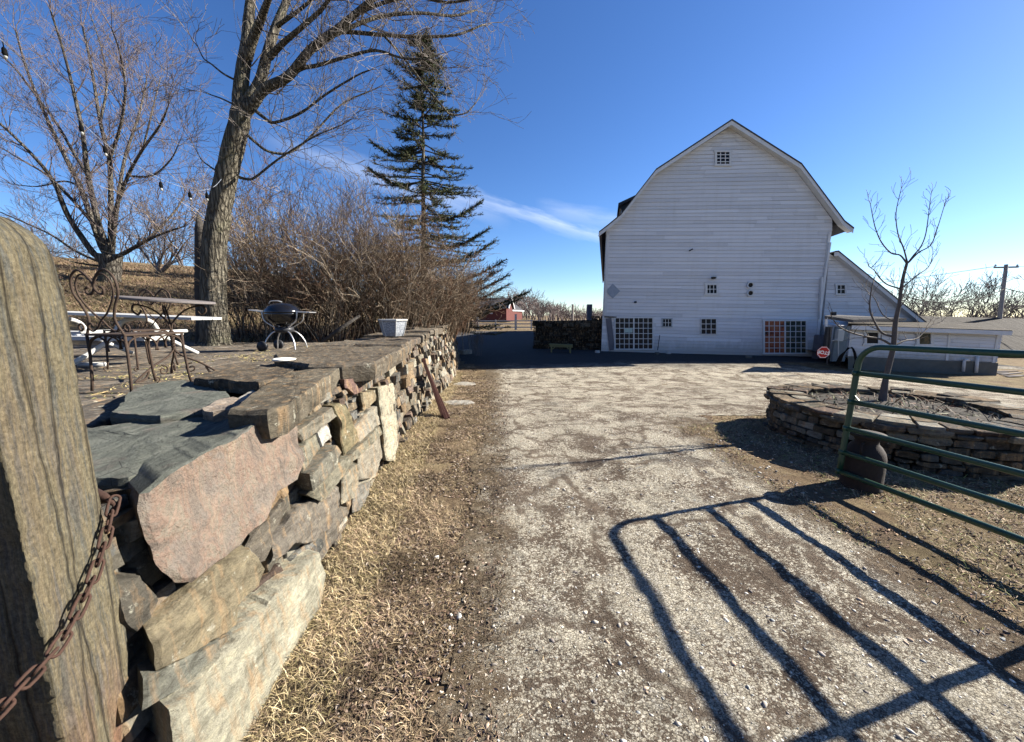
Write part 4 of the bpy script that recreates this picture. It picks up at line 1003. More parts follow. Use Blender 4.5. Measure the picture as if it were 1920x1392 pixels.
V = np.array([(PCx+x, PCy+y, .36 + .06*noise.noise(Vector((x*3, y*3, 1))) + .05*noise.noise(Vector((x*11, y*11, 2)))) for y in xs2 for x in xs2])
b = np.array([j*nn_+i for j in range(nn_-1) for i in range(nn_-1)]); np_mesh('soil', V, np.stack([b, b+1, b+nn_+1, b+nn_], 1), M['soil'], pl, smooth=True)
# debris in the bed: stalks and leaves
def blades(name, P, L, Wd, up, cols, mat, curl=.4, seed=0, parent=None):
    """bent two-segment blades at points P (n,3)"""
    r = np.random.default_rng(seed); n = len(P); th = r.uniform(0, 2*np.pi, n); d = np.stack([np.cos(th), np.sin(th), np.zeros(n)], 1)
    el = up[:, None]; L = L[:, None]; Wd = Wd[:, None]
    dir1 = d*np.cos(el) + np.array([0, 0, 1.])*np.sin(el); el2 = el - curl*r.uniform(.3, 1.6, (n, 1)); dir2 = d*np.cos(el2) + np.array([0, 0, 1.])*np.sin(el2)
    side = np.stack([-np.sin(th), np.cos(th), r.uniform(-.5, .5, n)], 1)
    a = P; m = a + dir1*L*.5; e = m + dir2*L*.5
    e[:, 2] = np.maximum(e[:, 2], P[:, 2]-.004)
    V = np.stack([a - side*Wd, a + side*Wd, m + side*Wd*.9, m - side*Wd*.9, e + side*Wd*.25, e - side*Wd*.25], 1).reshape(-1, 3)
    base = np.arange(n)[:, None]*6; Fq = np.concatenate([base + [[0, 1, 2, 3]], base + [[3, 2, 4, 5]]], 0)
    return np_mesh(name, V, Fq, mat, parent, np.repeat(cols, 6, axis=0))
def palette(cols, n, r, var=.25): c = np.array(cols)[r.integers(0, len(cols), n)]; return c * r.uniform(1-var, 1+var, (n, 1))
r1 = np.random.default_rng(5); n = 2600; aa = r1.uniform(0, 2*np.pi, n); rd = 1.0*np.sqrt(r1.uniform(0, 1, n))
P = np.stack([PCx + rd*np.cos(aa), PCy + rd*np.sin(aa), np.full(n, .37)], 1)
o = blades('dead_stalks', P, r1.uniform(.05, .25, n), r1.uniform(.002, .008, n), r1.uniform(0, .9, n), palette([(.12, .085, .055), (.06, .042, .03), (.26, .21, .15), (.18, .08, .04), (.09, .1, .04)], n, r1), M['blade'], .6, 1); tag(o, 'dead stalks and leaf litter in the round planter', 'plant litter', kind='stuff')
tr = empty('trivet', (3.95, 5.35, .48), 'small black wrought-iron stand on the rim of the round planter', 'iron stand')
mb = MB(); t0 = atY(1468, 730, 5.2)
for dx, rz_ in ((0, 0), (.09, .3)):
    for k in range(3): mb.tube([t0 + Vector((dx+.0+k*.022, 0, -.02)), t0 + Vector((dx+k*.022+.004, 0, .035+.02*rz_*k))], .003, 5)
    mb.tube([t0 + Vector((dx-.01, 0, .035)), t0 + Vector((dx+.06, 0, .04+.03*rz_))], .004, 5); mb.tube([t0 + Vector((dx-.01, 0, -.005)), t0 + Vector((dx+.07, 0, -.005))], .004, 5)
mb.build('frame', M['iron'], tr)
# ---------------------------------------------------------------- branching plants
def grow(segs, p, d, L, r, lv, R_, up=.15, jit=.25, nst=4, nch=3, spread=.75, decay=.62, rmin=.0025, droop=0, chL=(.45, .8)):
    p = Vector(p); d = Vector(d).normalized(); st = L / nst; pts = [p.copy()]; dirs = []
    r0 = r
    for i in range(nst):
        d = (d + Vector((R_.gauss(0, jit), R_.gauss(0, jit), R_.gauss(0, jit*.7) + up - droop))).normalized() if i else d
        q = p + d*st; r1_ = max(rmin, r0 * (1 - .55*(i+1)/nst)); rr0 = max(rmin, r0 * (1 - .55*i/nst))
        segs.append((tuple(p), tuple(q), rr0, r1_)); p = q; pts.append(p.copy()); dirs.append(d.copy())
    if lv <= 0: return
    for k in range(nch):
        t = R_.uniform(.25, 1.0) if k < nch-1 else 1.0
        i = min(nst-1, int(t*nst)); b = pts[i].lerp(pts[i+1], t*nst - i) if t < 1 else pts[-1]
        dd = dirs[i]; o_ = dd.orthogonal().normalized(); o_.rotate(Matrix.Rotation(R_.uniform(0, 6.28), 3, dd)) if False else None
        ax_ = Vector((R_.gauss(0, 1), R_.gauss(0, 1), R_.gauss(0, 1))); ax_ = (ax_ - dd*ax_.dot(dd)).normalized()
        nd = (dd + ax_*R_.uniform(.5, 1.1)*spread).normalized()
        grow(segs, b, nd, L*R_.uniform(*chL), max(rmin, r0*decay*R_.uniform(.6, 1)*(1-.4*t)), lv-1, R_, up, jit, max(2, nst-1), nch, spread, decay, rmin, droop, chL)
def limb(pix, Y0, wpx0, wpx1, yoff=0, curve=1.5):
    """polyline through pixels, drifting yoff metres in depth"""
    pts, rad = [], []; n = len(pix)
    for i, (x, y) in enumerate(pix):
        t = i/(n-1); Y = Y0 + yoff*t**curve; pts.append(atY(x, y, Y)); w = wpx0 + (wpx1-wpx0)*t; rad.append(radpx(pts[-1], w))
    return smooth_line(pts, rad)
def smooth_line(pts, rad, k=4):
    out, ro = [], []; n = len(pts)
    for i in range(n-1):
        p0, p1, p2, p3 = pts[max(0, i-1)], pts[i], pts[i+1], pts[min(n-1, i+2)]
        for j in range(k):
            t = j/k; out.append(.5*((2*p1) + (p2-p0)*t + (2*p0-5*p1+4*p2-p3)*t*t + (3*p1-p0-3*p2+p3)*t**3)); ro.append(rad[i]+(rad[i+1]-rad[i])*t)
    return out + [pts[-1]], ro + [rad[-1]]
def tree_from_limbs(name, label, cat, base, trunk, limbs, mat_b, mat_t, R_, twig, group=None, barknz=.12, dmul=1.0):
    root = empty(name, base, label, cat, group)
    mb = MB(); segs = []
    pts, rad = trunk; mb.tube(pts, rad, 20, nz=barknz, nf=5)
    for (pts, rad, dens) in limbs:
        mb.tube(pts, rad, 10, nz=.1, nf=5)
        L = sum((pts[i+1]-pts[i]).length for i in range(len(pts)-1)); nb = int(L*dens*dmul)
        for _ in range(3): twig(segs, pts[-1], (pts[-1]-pts[-2]).normalized()+Vector((R_.gauss(0, .25), R_.gauss(0, .25), R_.gauss(0, .2))), R_, 1, rad[-1]*1.6)
        for _ in range(nb):
            t = R_.uniform(.12, 1)**.8; i = min(len(pts)-2, int(t*(len(pts)-1))); d = (pts[i+1]-pts[i]).normalized()
            a = Vector((R_.gauss(0, 1), R_.gauss(0, 1), R_.gauss(0, 1)+.3)); a = (a - d*a.dot(d)).normalized()
            twig(segs, pts[i], (d*R_.uniform(.4, 1)+a*.8), R_, t, rad[i])
    mb.build('trunk', mat_b, root, smooth=True)
    seg_mesh('crown', segs, mat_t, root)
    return root
# ---- leaning maple on the patio edge
Rm = random.Random(11); MY = 7.6
tp = [atY(x, y, MY) for x, y in ((406,662),(404,640),(402,600),(400,520),(404,440),(419,360),(432,300),(447,240),(455,195))]
trad = [radpx(p, w) for p, w in zip(tp, (88, 62, 53, 50, 48, 45, 42, 40, 37))]
trunk = smooth_line(tp, trad, 5)
LB = [ ([(452,215),(450,184),(456,129),(463,86),(466,43),(470,0),(476,-60),(470,-140),(450,-240)], 34, 10, .8, 2.2),
 ([(463,110),(475,72),(490,35),(503,0),(530,-60),(560,-130)], 22, 6, -1.0, 2.5),
 ([(456,205),(470,184),(489,149),(503,95),(518,49),(538,0),(560,-60),(600,-120)], 28, 8, 1.0, 2.8),
 ([(458,215),(478,190),(497,167),(541,143),(581,95),(630,57),(667,26),(698,0),(740,-30),(800,-60)], 24, 6, -.6, 3.5),
 ([(505,108),(527,85),(552,63),(595,26),(616,0),(650,-50)], 14, 5, -1.6, 3.0),
 ([(541,143),(568,128),(595,123),(653,106),(704,95),(753,109),(800,112)], 9, 3, -1.4, 4.5),
 ([(581,95),(610,70),(638,60),(719,66),(782,69),(854,66),(905,47)], 11, 3, .9, 5),
 ([(600,80),(660,50),(720,30),(790,25),(850,30),(890,20)], 9, 3, 1.6, 5),
 ([(670,26),(720,5),(780,-5),(840,5),(900,-5)], 8, 3, -.5, 5),
 ([(478,207),(497,222),(515,230),(564,212),(610,178),(667,143),(693,132)], 8, 2.5, -.9, 4.5),
 ([(463,253),(480,268),(503,284),(541,287),(581,258),(638,198),(692,172)], 7, 2.5, .8, 4.5),
 ([(449,333),(463,336),(478,333),(523,298),(587,258),(640,235)], 7, 2, -.8, 4.5),
 ([(719,66),(762,115),(796,161),(830,200),(845,215),(874,212),(893,192)], 5, 2, .4, 2.5),
 ([(440,150),(418,138),(397,121),(382,110),(372,90)], 5, 2, -.4, 3.5),
 ([(436,195),(415,185),(395,178),(378,172)], 4, 1.5, -.3, 3.5),
 ([(425,330),(408,322),(390,310),(378,300),(370,285)], 5, 1.5, -.5, 4.5),
 ([(520,49),(560,20),(600,-10),(660,-30)], 9, 3, -1.0, 3)]
limbs = [(*limb(px, MY, w0, w1, yo), dn) for px, w0, w1, yo, dn in LB]
def twig_m(segs, p, d, R_, t, r):
    grow(segs, p, d, R_.uniform(.4, 1.0), min(.014, max(.006, r*.4)), 2 if R_.random() < .6 else 3, R_, up=.05, jit=.24, nst=4, nch=3, spread=.75, rmin=.0028)
maple = tree_from_limbs('maple_tree', 'leaning bare tree with furrowed bark at the patio edge, left of the grill', 'tree', tuple(tp[0]), trunk, limbs, M['bark'], M['twig'], Rm, twig_m, barknz=.16, dmul=1.15)
# ---- dark snag behind the trunk, added for its shaded side and broken top
mb = MB(); ps = [atY(x, y, MY+.35) for x, y in ((388,655),(384,600),(381,540),(379,480),(376,430),(371,402))]; mb.tube(ps, [.2, .16, .14, .13, .1, .02], 12, nz=.25, nf=4); tag(mb.build('shaded_side_snag', M['snag'], smooth=True), 'broken-topped dark trunk standing in for the shaded left side of the leaning tree', 'dead trunk')
# ---- wide bare tree on the hill
TY = 13.0; Rt = random.Random(23)
tb = [atY(x, y, TY) for x, y in ((205,545),(206,520),(207,500),(207,478))]; trunk = smooth_line(tb, [radpx(p, w) for p, w in zip(tb, (54, 44, 44, 50))])
LB = [([(200,490),(178,478),(150,440),(125,400),(100,340),(60,290),(0,232),(-60,190)], 17, 5, -1.5, 3),
 ([(202,480),(190,460),(175,420),(150,350),(120,290),(78,200),(50,130),(30,60)], 17, 4, 1.5, 3.2),
 ([(205,478),(197,455),(185,420),(165,330),(155,250),(140,180),(120,100),(95,20)], 17, 4, -1, 3.4),
 ([(207,478),(208,450),(208,380),(205,300),(188,230),(172,130),(155,50)], 15, 4, 1.2, 3.4),
 ([(210,478),(213,440),(215,400),(240,330),(268,280),(300,235),(315,200)], 12, 3, -1.5, 3.8),
 ([(213,480),(228,478),(260,460),(300,440),(345,425)], 12, 3, -1.2, 4.2),
 ([(200,490),(185,490),(140,470),(95,440),(40,415),(0,398)], 9, 3, 1, 3.5),
 ([(212,450),(225,350),(236,290),(262,210),(275,150)], 10, 3, 1.6, 3.8),
 ([(214,482),(232,474),(280,445),(325,400),(345,370)], 9, 3, 1.6, 4.2),
 ([(175,420),(140,380),(90,330),(40,300),(-10,270)], 9, 3, 2, 3.2),
 ([(165,330),(140,290),(105,230),(60,170),(20,120),(-20,90)], 8, 3, 2, 3.4),
 ([(205,300),(225,240),(235,170),(225,100),(210,55)], 8, 3, -1.6, 3.6),
 ([(200,500),(170,497),(140,492),(105,480)], 7, 2, -.8, 3),
 ([(150,350),(120,340),(70,350),(20,345)], 6, 2, -1, 3.4), ([(188,230),(200,160),(190,90),(170,30)], 6, 2, 1, 3.6), ([(240,330),(285,330),(320,300),(335,270)], 6, 2, -.5, 4), ([(268,280),(285,210),(300,150)], 5, 2, .8, 3.8)]
limbs = [(*limb(px, TY, w0, w1, yo), dn) for px, w0, w1, yo, dn in LB]
def twig_l(segs, p, d, R_, t, r):
    grow(segs, p, Vector(d)+Vector((0, 0, .25)), R_.uniform(.55, 1.25), min(.02, max(.008, r*.4)), 3, R_, up=.09, jit=.16, nst=4, nch=3, spread=.6, rmin=.0036)
tree_from_limbs('wide_bare_tree', 'wide vase-shaped bare tree on the slope at the far left', 'tree', tuple(tb[0]), trunk, limbs, M['bark2'], M['twig_purple'], Rt, twig_l, dmul=1.0)
# ---- sapling in planter
SY = 5.05; Rs_ = random.Random(31)
M['sap'] = simple('sapling_bark', (.1, .085, .075), .8, var=.4, scale=20)
ts = [atY(x, y, SY) for x, y in ((1652,770),(1655,750),(1661,709),(1668,680),(1675,650),(1679,604),(1686,571),(1692,527),(1701,492))]
trunk = smooth_line(ts, [radpx(p, w) for p, w in zip(ts, (24, 18, 12, 11.5, 11, 10, 8, 7, 6))])
LB = [([(1675,650),(1653,637),(1622,631),(1596,624),(1574,613),(1560,597)], 6, 2, -.3, 6), ([(1675,632),(1653,624),(1640,604),(1631,580),(1633,549),(1638,527)], 6, 2, .2, 6),
 ([(1677,648),(1697,639),(1719,635),(1741,615),(1765,604)], 5, 1.6, .4, 6), ([(1689,542),(1664,534),(1649,521),(1640,508),(1629,500)], 4, 1.5, -.3, 7), ([(1692,540),(1719,517),(1741,501),(1749,479)], 4, 1.5, .3, 7),
 ([(1700,494),(1688,479),(1671,475),(1653,455),(1642,430),(1636,405),(1632,383)], 4, 1.3, -.2, 7), ([(1701,492),(1694,465),(1684,440),(1680,400),(1690,354)], 4, 1.3, .1, 7), ([(1702,494),(1714,478),(1727,462),(1736,438),(1742,395),(1745,370)], 4, 1.3, .2, 7), ([(1704,492),(1722,474),(1745,460),(1757,430),(1770,388)], 4, 1.3, -.3, 7),
 ([(1679,604),(1655,590),(1640,560),(1625,545)], 3, 1.2, .3, 6), ([(1684,580),(1700,560),(1712,535)], 3, 1.2, -.3, 6)]
limbs = [(*limb(px, SY, w0, w1, yo), dn) for px, w0, w1, yo, dn in LB]
def twig_s(segs, p, d, R_, t, r): grow(segs, p, d + Vector((0, 0, .4)), R_.uniform(.05, .2), max(.003, r*.5), 1, R_, up=.1, jit=.2, nst=3, nch=2, spread=.6, rmin=.0022)
tree_from_limbs('sapling', 'young bare sapling growing from the round stone planter', 'tree', tuple(ts[0]), trunk, limbs, M['sap'], M['sap'], Rs_, twig_s, barknz=.05, dmul=1.3)
# ---- spruce
SPY = 19.0; Rp = random.Random(17)
base = Vector((atY(795, 600, SPY).x, SPY, hfun(-4.7, 19))); top = atY(790, 62, SPY)
sp = empty('spruce_tree', tuple(base), 'tall thin dark green spruce rising behind the brown shrubs', 'tree')
mb = MB(); HH = top.z - base.z; mb.tube([base.lerp(top, t) + Vector((.08*noise.noise(Vector((t*5, 0, 0))), 0, 0)) for t in np.linspace(0, 1, 16)], [max(.02, .2*(1-t)) for t in np.linspace(0, 1, 16)], 10, nz=.15); mb.build('trunk', M['bark2'], sp, smooth=True)
prof = [(0, 4.6), (.13, 4.6), (.22, 3.9), (.3, 3.3), (.42, 3.0), (.5, 2.6), (.58, 2.7), (.64, 1.9), (.72, 1.7), (.8, 1.9), (.88, 1.3), (.95, .7), (1, .1)]
def pr_(t):
    for (a, x), (b, y) in zip(prof, prof[1:]):
        if t <= b: return x + (y-x)*(t-a)/(b-a)
    return .1
segs = []; tuf = []
z = .1
while z < .99:
    for k in range(Rp.randint(5, 8)):
        th = Rp.uniform(0, 2*math.pi); t = z + Rp.uniform(-.012, .012); Lb = pr_(max(0, min(1, t))) * Rp.uniform(.6, 1.08)
        if t > .2 and Rp.random() < .2: continue
        p = base.lerp(top, min(1, t)); d = Vector((math.cos(th), math.sin(th), .12 if t > .7 else -.08)); ns = 9; q = p.copy(); tr_ = []
        for i in range(ns):
            d2 = Vector((d.x, d.y, d.z - .12*math.sin(i/ns*3.1) + (.35*(i/ns)**2))).normalized(); q2 = q + d2*(Lb/ns)
            segs.append((tuple(q), tuple(q2), .035*(1-i/ns)+.008, .035*(1-(i+1)/ns)+.008)); tr_.append((q.copy(), d2)); q = q2
        for i, (a, d2) in enumerate(tr_):
            if i < 2: continue
            for s_ in range(Rp.randint(5, 8)):
                side = Vector((-d2.y, d2.x, 0))*(Rp.choice((-1, 1))); o_ = a + d2*Rp.uniform(0, Lb/ns)
                dd = (d2*Rp.uniform(.3, 1) + side*Rp.uniform(.3, 1) + Vector((0, 0, Rp.uniform(-.15, .35)))).normalized(); l_ = Rp.uniform(.15, .42)*(1.15-i/ns*.4)
                segs.append((tuple(o_), tuple(o_+dd*l_), .007, .004)); m_ = int(l_/.04)+1
                for w_ in range(m_): tuf.append((o_ + dd*l_*(w_+Rp.random())/m_, dd))
    z += .0185 * (1 + .5*Rp.random())
for (x1, y1, dY) in ((925, 455, -1), (915, 430, .5), (944, 490, -1.5), (950, 518, -.5), (952, 535, 1), (990, 548, -1.2), (975, 560, .3), (930, 510, -2), (900, 380, 0), (695, 320, 0), (700, 270, .6)):
    t0 = (598 - y1 + 22)/530; a = base.lerp(top, max(.02, t0)); b = atY(x1, y1, SPY + dY); ns = 14
    for i in range(ns):
        p = a.lerp(b, i/ns) - Vector((0, 0, .4*math.sin(math.pi*i/ns))); q = a.lerp(b, (i+1)/ns) - Vector((0, 0, .4*math.sin(math.pi*(i+1)/ns))); segs.append((tuple(p), tuple(q), .05*(1-i/ns)+.01, .05*(1-(i+1)/ns)+.01)); d2 = (q-p).normalized()
        if i < 3: continue
        for s_ in range(15):
            side = Vector((-d2.y, d2.x, 0))*Rp.choice((-1, 1)); o_ = p.lerp(q, Rp.random()); dd = (d2*Rp.uniform(.3, 1) + side*Rp.uniform(.2, 1) + Vector((0, 0, Rp.uniform(-.3, .35)))).normalized(); l_ = Rp.uniform(.2, .6)*(1.15-i/ns*.5)
            segs.append((tuple(o_), tuple(o_+dd*l_), .007, .004)); m_ = int(l_/.035)+1
            for w_ in range(m_): tuf.append((o_ + dd*l_*(w_+Rp.random())/m_, dd))
seg_mesh('boughs', segs, M['snag'], sp)
P = np.array([tuple(a) for a, d in tuf]); D = np.array([tuple(d) for a, d in tuf]); n = len(P)
rn = np.random.default_rng(3); O = rn.normal(size=(n, 3)); O -= D*(O*D).sum(1, keepdims=True); O /= np.linalg.norm(O, axis=1, keepdims=True)
l_ = rn.uniform(.05, .11, (n, 1)); w_ = rn.uniform(.007, .015, (n, 1)); tip = P + (D*.8+O*.8)*l_; sdv = np.cross(D, O)
V = np.stack([P - sdv*w_, P + sdv*w_, tip + sdv*w_*.6, tip - sdv*w_*.6], 1).reshape(-1, 3)
np_mesh('needles', V, (np.arange(n)[:, None]*4 + [[0, 1, 2, 3]]), M['needle'], sp, np.repeat(palette([(.035, .05, .022), (.05, .065, .028), (.075, .085, .035), (.05, .04, .02)], n, rn), 4, axis=0))
# ---- shrubs behind the wall
STEM = [(.15, .115, .082), (.085, .055, .037), (.045, .032, .023), (.21, .17, .125), (.11, .066, .044), (.12, .095, .07)]
def shrub(name, label, base, h, w, nst, R_, mat, lv=2, rm=.0045, group=None, upr=1.0, br=.011, nch=4, tone=1.0):
    segs = []; cols = []; base = Vector(base)
    for _ in range(nst):
        a = R_.uniform(0, 6.28); rr_ = R_.random(); o_ = Vector((math.cos(a), math.sin(a), 0))*rr_*w*.35
        d = Vector((math.cos(a)*rr_*.75, math.sin(a)*rr_*.75, upr))
        grow(segs, base + o_, d, h*R_.uniform(.45, .8)*(1.15-.3*rr_), br*R_.uniform(.6, 1.3), lv, R_, up=.04, jit=.2, nst=7, nch=nch, spread=.9, rmin=rm, chL=(.3, .6))
        c = R_.choice(STEM); f = R_.uniform(.7, 1.3)*tone
        while len(cols) < len(segs): g = f*R_.uniform(.6, 1.5); cols.append(tuple(v*g for v in c))
    o = seg_mesh(name, segs, M['stem'], None, cols=cols); tag(o, label, 'shrub', group); return o
SH = [  # px of base, Y, top py, width m, stems, label
 (455, 9.6, 395, 1.3, 34, 'brown bare shrub just right of the leaning tree'), (515, 9.2, 405, 1.5, 60, 'brown bare shrub directly behind the kettle grill'),
 (575, 9.8, 400, 1.5, 60, 'brown bare shrub right of the kettle grill'), (625, 9.3, 440, 1.6, 70, 'dense brown shrub between the grill and the planter pot'),
 (680, 10.2, 410, 1.7, 70, 'tall brown shrub left of the patterned pot'), (730, 10.0, 440, 1.7, 80, 'dense brown shrub behind the patterned pot'),
 (775, 11.2, 440, 1.8, 80, 'brown shrub in front of the spruce trunk'), (815, 12.5, 480, 1.9, 85, 'grey-brown rounded shrub right of the spruce trunk'),
 (845, 14.0, 505, 2.0, 85, 'grey-brown rounded shrub at the far end of the wall'), (868, 15.8, 525, 1.8, 70, 'rightmost low rounded shrub overhanging the wall end')]
Rh = random.Random(9)
for x, Y, ty, w, nst, lab in SH:
    b_ = atY(x, 600, Y); g = hfun(b_.x, Y) if b_.x < Xt(min(Y, 17))-.3 else .9; g = max(g, .55); tz = atY(x, ty, Y).z
    shrub('bare_shrub', lab, (b_.x, Y, g-.05), (tz-g)*1.12, w, int(nst*1.25), Rh, M['shrub'], 2, .0034*Y/10, 'bare shrubs behind the stone wall', upr=1.5)
TS = [(470, 12.5, 345, 22, 'slender bare thicket tree rising just right of the leaning trunk'), (555, 13.5, 335, 26, 'tall slender bare thicket tree above the kettle grill'), (640, 14.0, 355, 26, 'slender bare thicket tree with fine twigs left of the spruce'), (700, 14.5, 395, 24, 'shorter slender bare thicket tree nearest the spruce')]
for x, Y, ty, nst, lab in TS:
    b_ = atY(x, 600, Y); g = hfun(b_.x, Y); tz = atY(x, ty, Y).z
    shrub('thicket_tree', lab, (b_.x, Y, g-.05), (tz-g)*1.1, 1.6, int(nst*.8), Rh, M['twig'], 3, .0045, 'slender bare trees behind the shrubs', upr=1.2, br=.026, nch=4)
mb = MB(); mb.tube([atY(605, 642, 8.3), atY(640, 615, 8.4), atY(675, 592, 8.6)], [.05, .045, .03], 8, nz=.2); tag(mb.build('fallen_branch', M['snag'], smooth=True), 'dark fallen branch leaning into the shrubs left of the pot', 'branch')
# ---------------------------------------------------------------- distant trees
def far_tree_mesh(seed, H_, mat, rm=.02):
    R_ = random.Random(seed); segs = []
    for k in range(5):
        a = R_.uniform(0, 6.28); grow(segs, (0, 0, 0), (math.cos(a)*.35, math.sin(a)*.35, 1), H_*.55, .16, 4, R_, up=.07, jit=.16, nst=4, nch=3, spread=.75, rmin=rm, chL=(.45, .75), decay=.55)
    o = seg_mesh('far_tree', segs, mat); return o
M['far_twig'] = simple('far_bare_twigs', (.1, .086, .085), .85, var=.4, scale=2)
protos = [far_tree_mesh(s, 6.5, M['far_twig'], .016) for s in (1, 2, 3)]
for pr in protos: COL.objects.unlink(pr)
used_p = 0
def put_tree(i, x, y, s, label, group, rz):
    p = protos[i % 3]; o = p.copy(); COL.objects.link(o); o.location = (x, y, hfun(x, y) - .2); o.scale = (s, s, s); o.rotation_euler = (0, 0, rz); o.name = 'bare_tree'
    return tag(o, label, 'tree', group)
RT = [(1655, 34, 560, 'the first behind the lean-to roof'), (1700, 36, 520, 'right behind the sapling crown'), (1735, 33, 532, 'right of the sapling'), (1768, 40, 545, 'halfway between sapling and utility pole'), (1800, 36, 528, 'tall one left of the utility pole'), (1840, 42, 535, 'just left of the utility pole'), (1875, 38, 545, 'behind the utility pole'), (1905, 40, 540, 'right of the utility pole'), (1945, 42, 530, 'at the right picture edge')]
for i, (x, Y, ty, w) in enumerate(RT):
    p = atY(x, 600, Y); h = atY(x, ty, Y).z - hfun(p.x, Y); put_tree(i, p.x, Y, h/6.6, 'bare tree in the far row, ' + w, 'bare trees behind the low shed', i*1.3)
Rg = random.Random(4); segs = []
for k in range(120):
    x = 960 + 180*Rg.random(); Y = Rg.uniform(105, 150); p = atY(x, 600, Y); hgt = (7.5 if x < 1010 else 5.5 if x < 1050 else 3.6)*Rg.uniform(.6, 1.1)
    for q in range(2): grow(segs, (p.x, Y, hfun(p.x, Y)), (Rg.uniform(-.3, .3), 0, 1), hgt*.6, .16, 3, Rg, up=.05, jit=.2, nst=3, nch=3, spread=.7, rmin=.045)
tag(seg_mesh('distant_wood', segs, M['twig_purple']), 'far-off brown winter wood on the skyline right of the red house', 'woodland', kind='stuff')
LT = [(20, 45, 405, 'at the left picture edge'), (70, 60, 430, 'near the stone post'), (110, 75, 440, 'just right of the stone post'), (160, 70, 436, 'left behind the wide tree'), (255, 85, 440, 'right behind the wide tree'), (300, 70, 425, 'between the two big trees'), (345, 60, 410, 'left of the leaning tree'), (440, 60, 430, 'behind the shrubs right of the leaning tree'), (500, 70, 440, 'behind the shrubs above the grill')]
for i, (x, Y, ty, w) in enumerate(LT):
    p = atY(x, 500, Y); h = max(3, atY(x, ty, Y).z - hfun(p.x, Y)); put_tree(i+1, p.x, Y, h/6.6, 'bare tree on the hill crest, ' + w, 'bare trees on the left hill', i*1.7)
p = atY(305, 560, 16); Rq = random.Random(88); segs = []
for k in range(9): grow(segs, (p.x, 16, hfun(p.x, 16)), (Rq.uniform(-.8, .8), Rq.uniform(-.6, .6), .8), 1.6, .05, 3, Rq, up=.05, jit=.15, nst=4, nch=3, spread=.7, rmin=.006)
tag(seg_mesh('small_bare_tree', segs, M['twig']), 'small spreading bare tree on the slope behind the second iron chair', 'tree')
# ---------------------------------------------------------------- utility pole and wires
up_ = empty('utility_pole', tuple(atY(1868, 600, 30)), 'tall utility pole with one crossarm behind the low shed', 'utility pole')
pb_, pt = atY(1869, 640, 30), atY(1887, 496, 30)
mb = MB(); mb.tube([pb_ - Vector((0, 0, 2)), pb_, pt], [.15, .15, .11], 10); mb.build('pole', M['utility'], up_, smooth=True)
mb = MB(); mb.beam(atY(1864, 502, 30), atY(1909, 501, 30), .1, .12); mb.build('crossarm', M['utility'], up_)
for x in (1866, 1887, 1907): mb = MB(); mb.lathe([(.04, 0), (.07, .05), (.05, .12), (.02, .16)], atY(x, 501, 30) + Vector((0, 0, .05)), 10); mb.build('insulator', M['greybox'], up_)
def wire(name, a, b, sag, r, mat, lab):
    mb = MB(); mb.tube([a.lerp(b, t) - Vector((0, 0, sag*4*t*(1-t))) for t in np.linspace(0, 1, 18)], r, 5); tag(mb.build(name, mat, smooth=True), lab, 'wire')
wire('power_wire', atY(1885, 541, 30), atY(1710, 560, 22), .6, .03, M['blackcable'], 'thick dark service cable running left from the utility pole')
wire('power_wire', atY(1885, 541, 30), atY(2100, 545, 26), .5, .03, M['blackcable'], 'thick dark cable running off right from the utility pole')
wire('power_wire', atY(1866, 500, 30), atY(1300, 540, 90), 1.5, .02, M['blackcable'], 'thin high wire running left from the crossarm')
wire('power_wire', atY(1907, 500, 30), atY(2200, 470, 30), .5, .015, M['blackcable'], 'thin high wire running right from the crossarm')
# ---------------------------------------------------------------- grey boarded roof barn at far right
gb = empty('grey_barn', tuple(atY(1800, 655, 27)), 'low old building with grey weathered board roof behind the low shed at the far right', 'barn')
A = [atY(1640, 590, 30), atY(1960, 599, 30), atY(2010, 664, 25), atY(1660, 652, 25)]
mb = MB(); mb.add(A + [p - Vector((0, 0, .12)) for p in A], [(3,2,1,0),(4,5,6,7),(3,7,6,2),(0,4,7,3),(1,2,6,5),(0,1,5,4)]); B = [A[0], A[1], A[1] + Vector((0, 5, -2.6)), A[0] + Vector((0, 5, -2.6))]; mb.add(B, [(0,1,2,3)]); mb.build('roof', M['greyroof'], gb)
mb = MB(); q = [A[3] + Vector((.3, .4, .05)), A[2] + Vector((-.3, .4, .05))]; mb.add([q[0], q[1], q[1]-Vector((0,0,1.5)), q[0]-Vector((0,0,1.5)), q[0]+Vector((0,8,0)), q[1]+Vector((0,8,0)), q[1]+Vector((0,8,-1.5)), q[0]+Vector((0,8,-1.5))], [(0,1,2,3),(4,7,6,5),(0,3,7,4),(1,5,6,2)]); mb.build('wall', M['greyroof'], gb)
# ---------------------------------------------------------------- red house
HY = 78.0
hs0 = empty('red_house', tuple(atY(940, 600, HY)), 'small red house with dark gable roof and white window, far beyond the fence', 'house')
g0 = atY(930, 603, HY).z
def hp(px, py, dy=0): return atY(px, py, HY+dy)
a0, a1 = hp(892, 603), hp(949.5, 603); ztop = hp(949, 577).z; zr = hp(949, 559).z; e1 = hp(961, 601, 7)
side = Vector((e1.x-a1.x, e1.y-a1.y, 0))
mb = MB(); mb.add([a0, a1, Vector((a1.x, a1.y, ztop)), Vector((a0.x, a0.y, ztop)), a0+side, a1+side, Vector((a1.x, a1.y, ztop))+side, Vector((a0.x, a0.y, ztop))+side, Vector((a1.x, a1.y, zr))+side*.5, Vector((a0.x, a0.y, zr))+side*.5], [(0,1,2,3),(1,5,6,8,2),(4,0,3,9,7),(5,4,7,6)]); mb.build('wall', M['redwall'], hs0)
